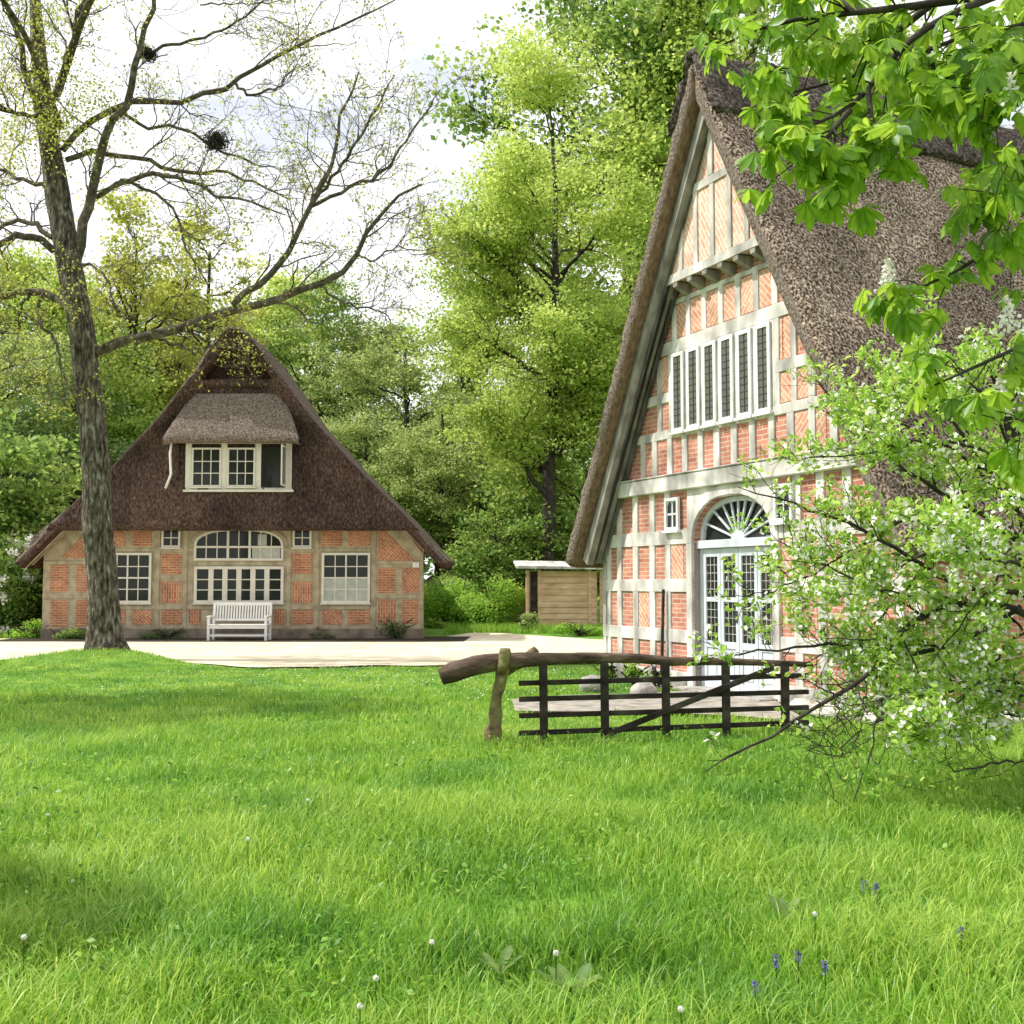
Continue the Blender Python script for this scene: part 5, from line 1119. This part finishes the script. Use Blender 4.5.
# verge strip beyond the path
def strip(name, x0, x1, y0, y1, n, h, label):
    x = RNG.uniform(x0, x1, n); y = RNG.uniform(y0, y1, n); h = h*RNG.uniform(.4, 1.3, n); a = RNG.uniform(0, 6.28, n); w_ = .02
    V = np.stack([np.stack([x-np.cos(a)*w_, y-np.sin(a)*w_, 0*x], 1), np.stack([x+np.cos(a)*w_, y+np.sin(a)*w_, 0*x], 1), np.stack([x+RNG.normal(0, .05, n), y+RNG.normal(0, .05, n), h], 1)], 1)
    tag(link(name, np_mesh(name, V.reshape(-1, 3), [np.arange(3*n).reshape(-1, 3)], np.repeat(RNG.uniform(.2, .7, n), 3)), M['grass']), label, 'grass', kind='stuff')
strip('verge_grass', -2.2, 4, 35.0, 42, 9000, .22, 'rough grass beyond the path in front of the shed')
strip('verge_grass', -30, -14.6, 31.6, 36, 12000, .2, 'rough grass under the shrubs left of the cottage')
# daisies far on the lawn: a scatter of tiny white dots
n = 1500; x = RNG.uniform(-6, 2.5, n); y = RNG.uniform(14.5, 21.3, n); k = in_lawn(x, y) & (RNG.random(n) < vnoise(x*.6, y*.6, 30)**1.5*1.6); x, y = x[k], y[k]
C = np.stack([x, y, RNG.uniform(.06, .11, len(x))], 1); V, Q, T = leaf_quads(C, .026, 2.5, 1, None)
tag(link('daisies', np_mesh('daisies', V, [Q], T), M['petal']), 'scatter of tiny white daisies in the far lawn', 'daisies', kind='stuff')
# dandelion clocks
def clock(px, py, hgt, lb, i):
    g = gpt(px, py+hgt*F/np.linalg.norm(gpt(px, py))*.0); Yd = g[1]
    Z = hgt; 
    u = (px-512)/F; v = (512-py)/F; r = np.array((u, CT-v*ST, ST+v*CT)); t = (Z-EYE)/r[2]; p = np.array((r[0]*t, r[1]*t, 0))
    e = empty('dandelion_clock', p)
    m_ = MB(); m_.tube([(.01, 0, 0), (0, .005, Z*.5), (0, 0, Z)], [.0028, .0025, .0022], 6); m_.build('stem', M['grass'], e)
    n = 70; d = norm(RNG.normal(size=(n, 3))); P_ = np.stack([d*.002, d*.009], 1)+np.array((0, 0, Z)); v_, q_ = tubes(P_, np.full((n, 2), .0007), 3)
    C = d*.0105+np.array((0, 0, Z)); A = norm(np.cross(d, RNG.normal(size=(n, 3)))); B_ = np.cross(d, A); s_ = .0034
    V2 = np.stack([C-A*s_, C+B_*s_, C+A*s_, C-B_*s_], 1).reshape(-1, 3); k = len(v_)
    link('seed_head', np_mesh('seed_head', np.concatenate([v_, V2]), [np.concatenate([q_, np.arange(len(V2)).reshape(-1, 4)+k])], np.full(len(v_)+len(V2), .6)), M['fluff'], e)
    tag(e, lb, 'dandelion', 'dandelion clocks in the lawn')
for i, (px, py, hgt, lb) in enumerate(((248, 839, .22, 'dandelion clock standing alone in the middle of the left lawn'), (308, 800, .2, 'dandelion clock farthest back, right of the middle-left one'), (24, 937, .24, 'dandelion clock in the shaded grass at the left edge'), (432, 942, .2, 'dandelion clock near the bottom left of centre'), (556, 953, .22, 'dandelion clock above the broad-leaved plant at bottom centre'), (815, 914, .2, 'dandelion clock right of the upright dock leaves'), (48, 815, .2, 'dandelion clock above the shaded patch at far left'), (681, 1009, .2, 'dandelion clock lowest in the right half'), (360, 1006, .2, 'dandelion clock at the very bottom, left of centre'), (376, 978, .22, 'dandelion clock between the two lowest ones at left of centre'))):
    clock(px, py, hgt, lb, i)
# blue bugle spikes
for px, py, lb in ((573, 0, ''),)[:0]: pass
for px, py, hgt, lb in ((755, 988, .16, 'blue flower spike lowest and leftmost of the bugles'), (776, 960, .15, 'thin blue flower spike above the lowest one'), (798, 955, .16, 'full blue flower spike in the middle of the bugles'), (825, 967, .16, 'blue flower spike right of the full one'), (864, 885, .15, 'blue flower spike farther back, left one of the pair'), (876, 888, .15, 'blue flower spike farther back, right one of the pair'), (961, 932, .14, 'small blue flower spike on its own at the right')):
    u = (px-512)/F; v = (512-py)/F; r = np.array((u, CT-v*ST, ST+v*CT)); t = (hgt-EYE)/r[2]; p = np.array((r[0]*t, r[1]*t, 0)); e = empty('bugle_flower', p)
    m_ = MB(); m_.tube([(0, 0, 0), (0, 0, hgt+.02)], [.003, .002], 6); m_.build('stem', M['grass'], e)
    n = 34; z = RNG.uniform(-.03, .022, n); a = RNG.uniform(0, 6.28, n); C = np.stack([np.cos(a)*.009, np.sin(a)*.009, hgt+z], 1); V, Q, T = leaf_quads(C, .013, .2, .8, None); link('petals', np_mesh('petals', V, [Q], T), M['purple'], e)
    tag(e, lb, 'flower', 'blue bugle spikes in the right lawn')
# broad-leaved plants
def dock(px, py, n, ln, up, lb, seed):
    global RNG
    RNG = np.random.default_rng(seed); p = gpt(px, py); e = empty('dock_plant', p)
    a = np.linspace(0, 2*pi, n, endpoint=False)+RNG.uniform(0, .5, n); A = norm(np.stack([np.cos(a), np.sin(a), np.full(n, up)], 1)); N_ = norm(np.cross(np.cross(A, (0, 0, 1.)), A)); 
    for i in range(n):
        v_, q_, t_ = leaflet(np.array([[0, 0, .03]])+A[i:i+1]*.02, np.array([ln*RNG.uniform(.7, 1.2)]), N_[i:i+1], A[i:i+1], np.array([RNG.uniform(.5, .9)])); link('leaf', np_mesh('leaf', v_, [q_], t_, smooth=True), M['leaf_dark'], e)
    tag(e, lb, 'plant', 'broad-leaved plants in the lawn')
dock(784, 935, 6, .13, 2.2, 'upright broad-leaved dock in the right lawn above the blue flowers', 1)
dock(572, 1012, 8, .16, 1.3, 'large broad-leaved dock at the bottom centre edge', 2)
dock(500, 985, 6, .12, 1.2, 'smaller broad-leaved dock left of the large one at bottom centre', 3)
dock(330, 925, 4, .08, .8, 'little pale dock rosette left of centre', 4)
dock(720, 930, 5, .07, .8, 'flat dock rosette left of the upright dock', 5)
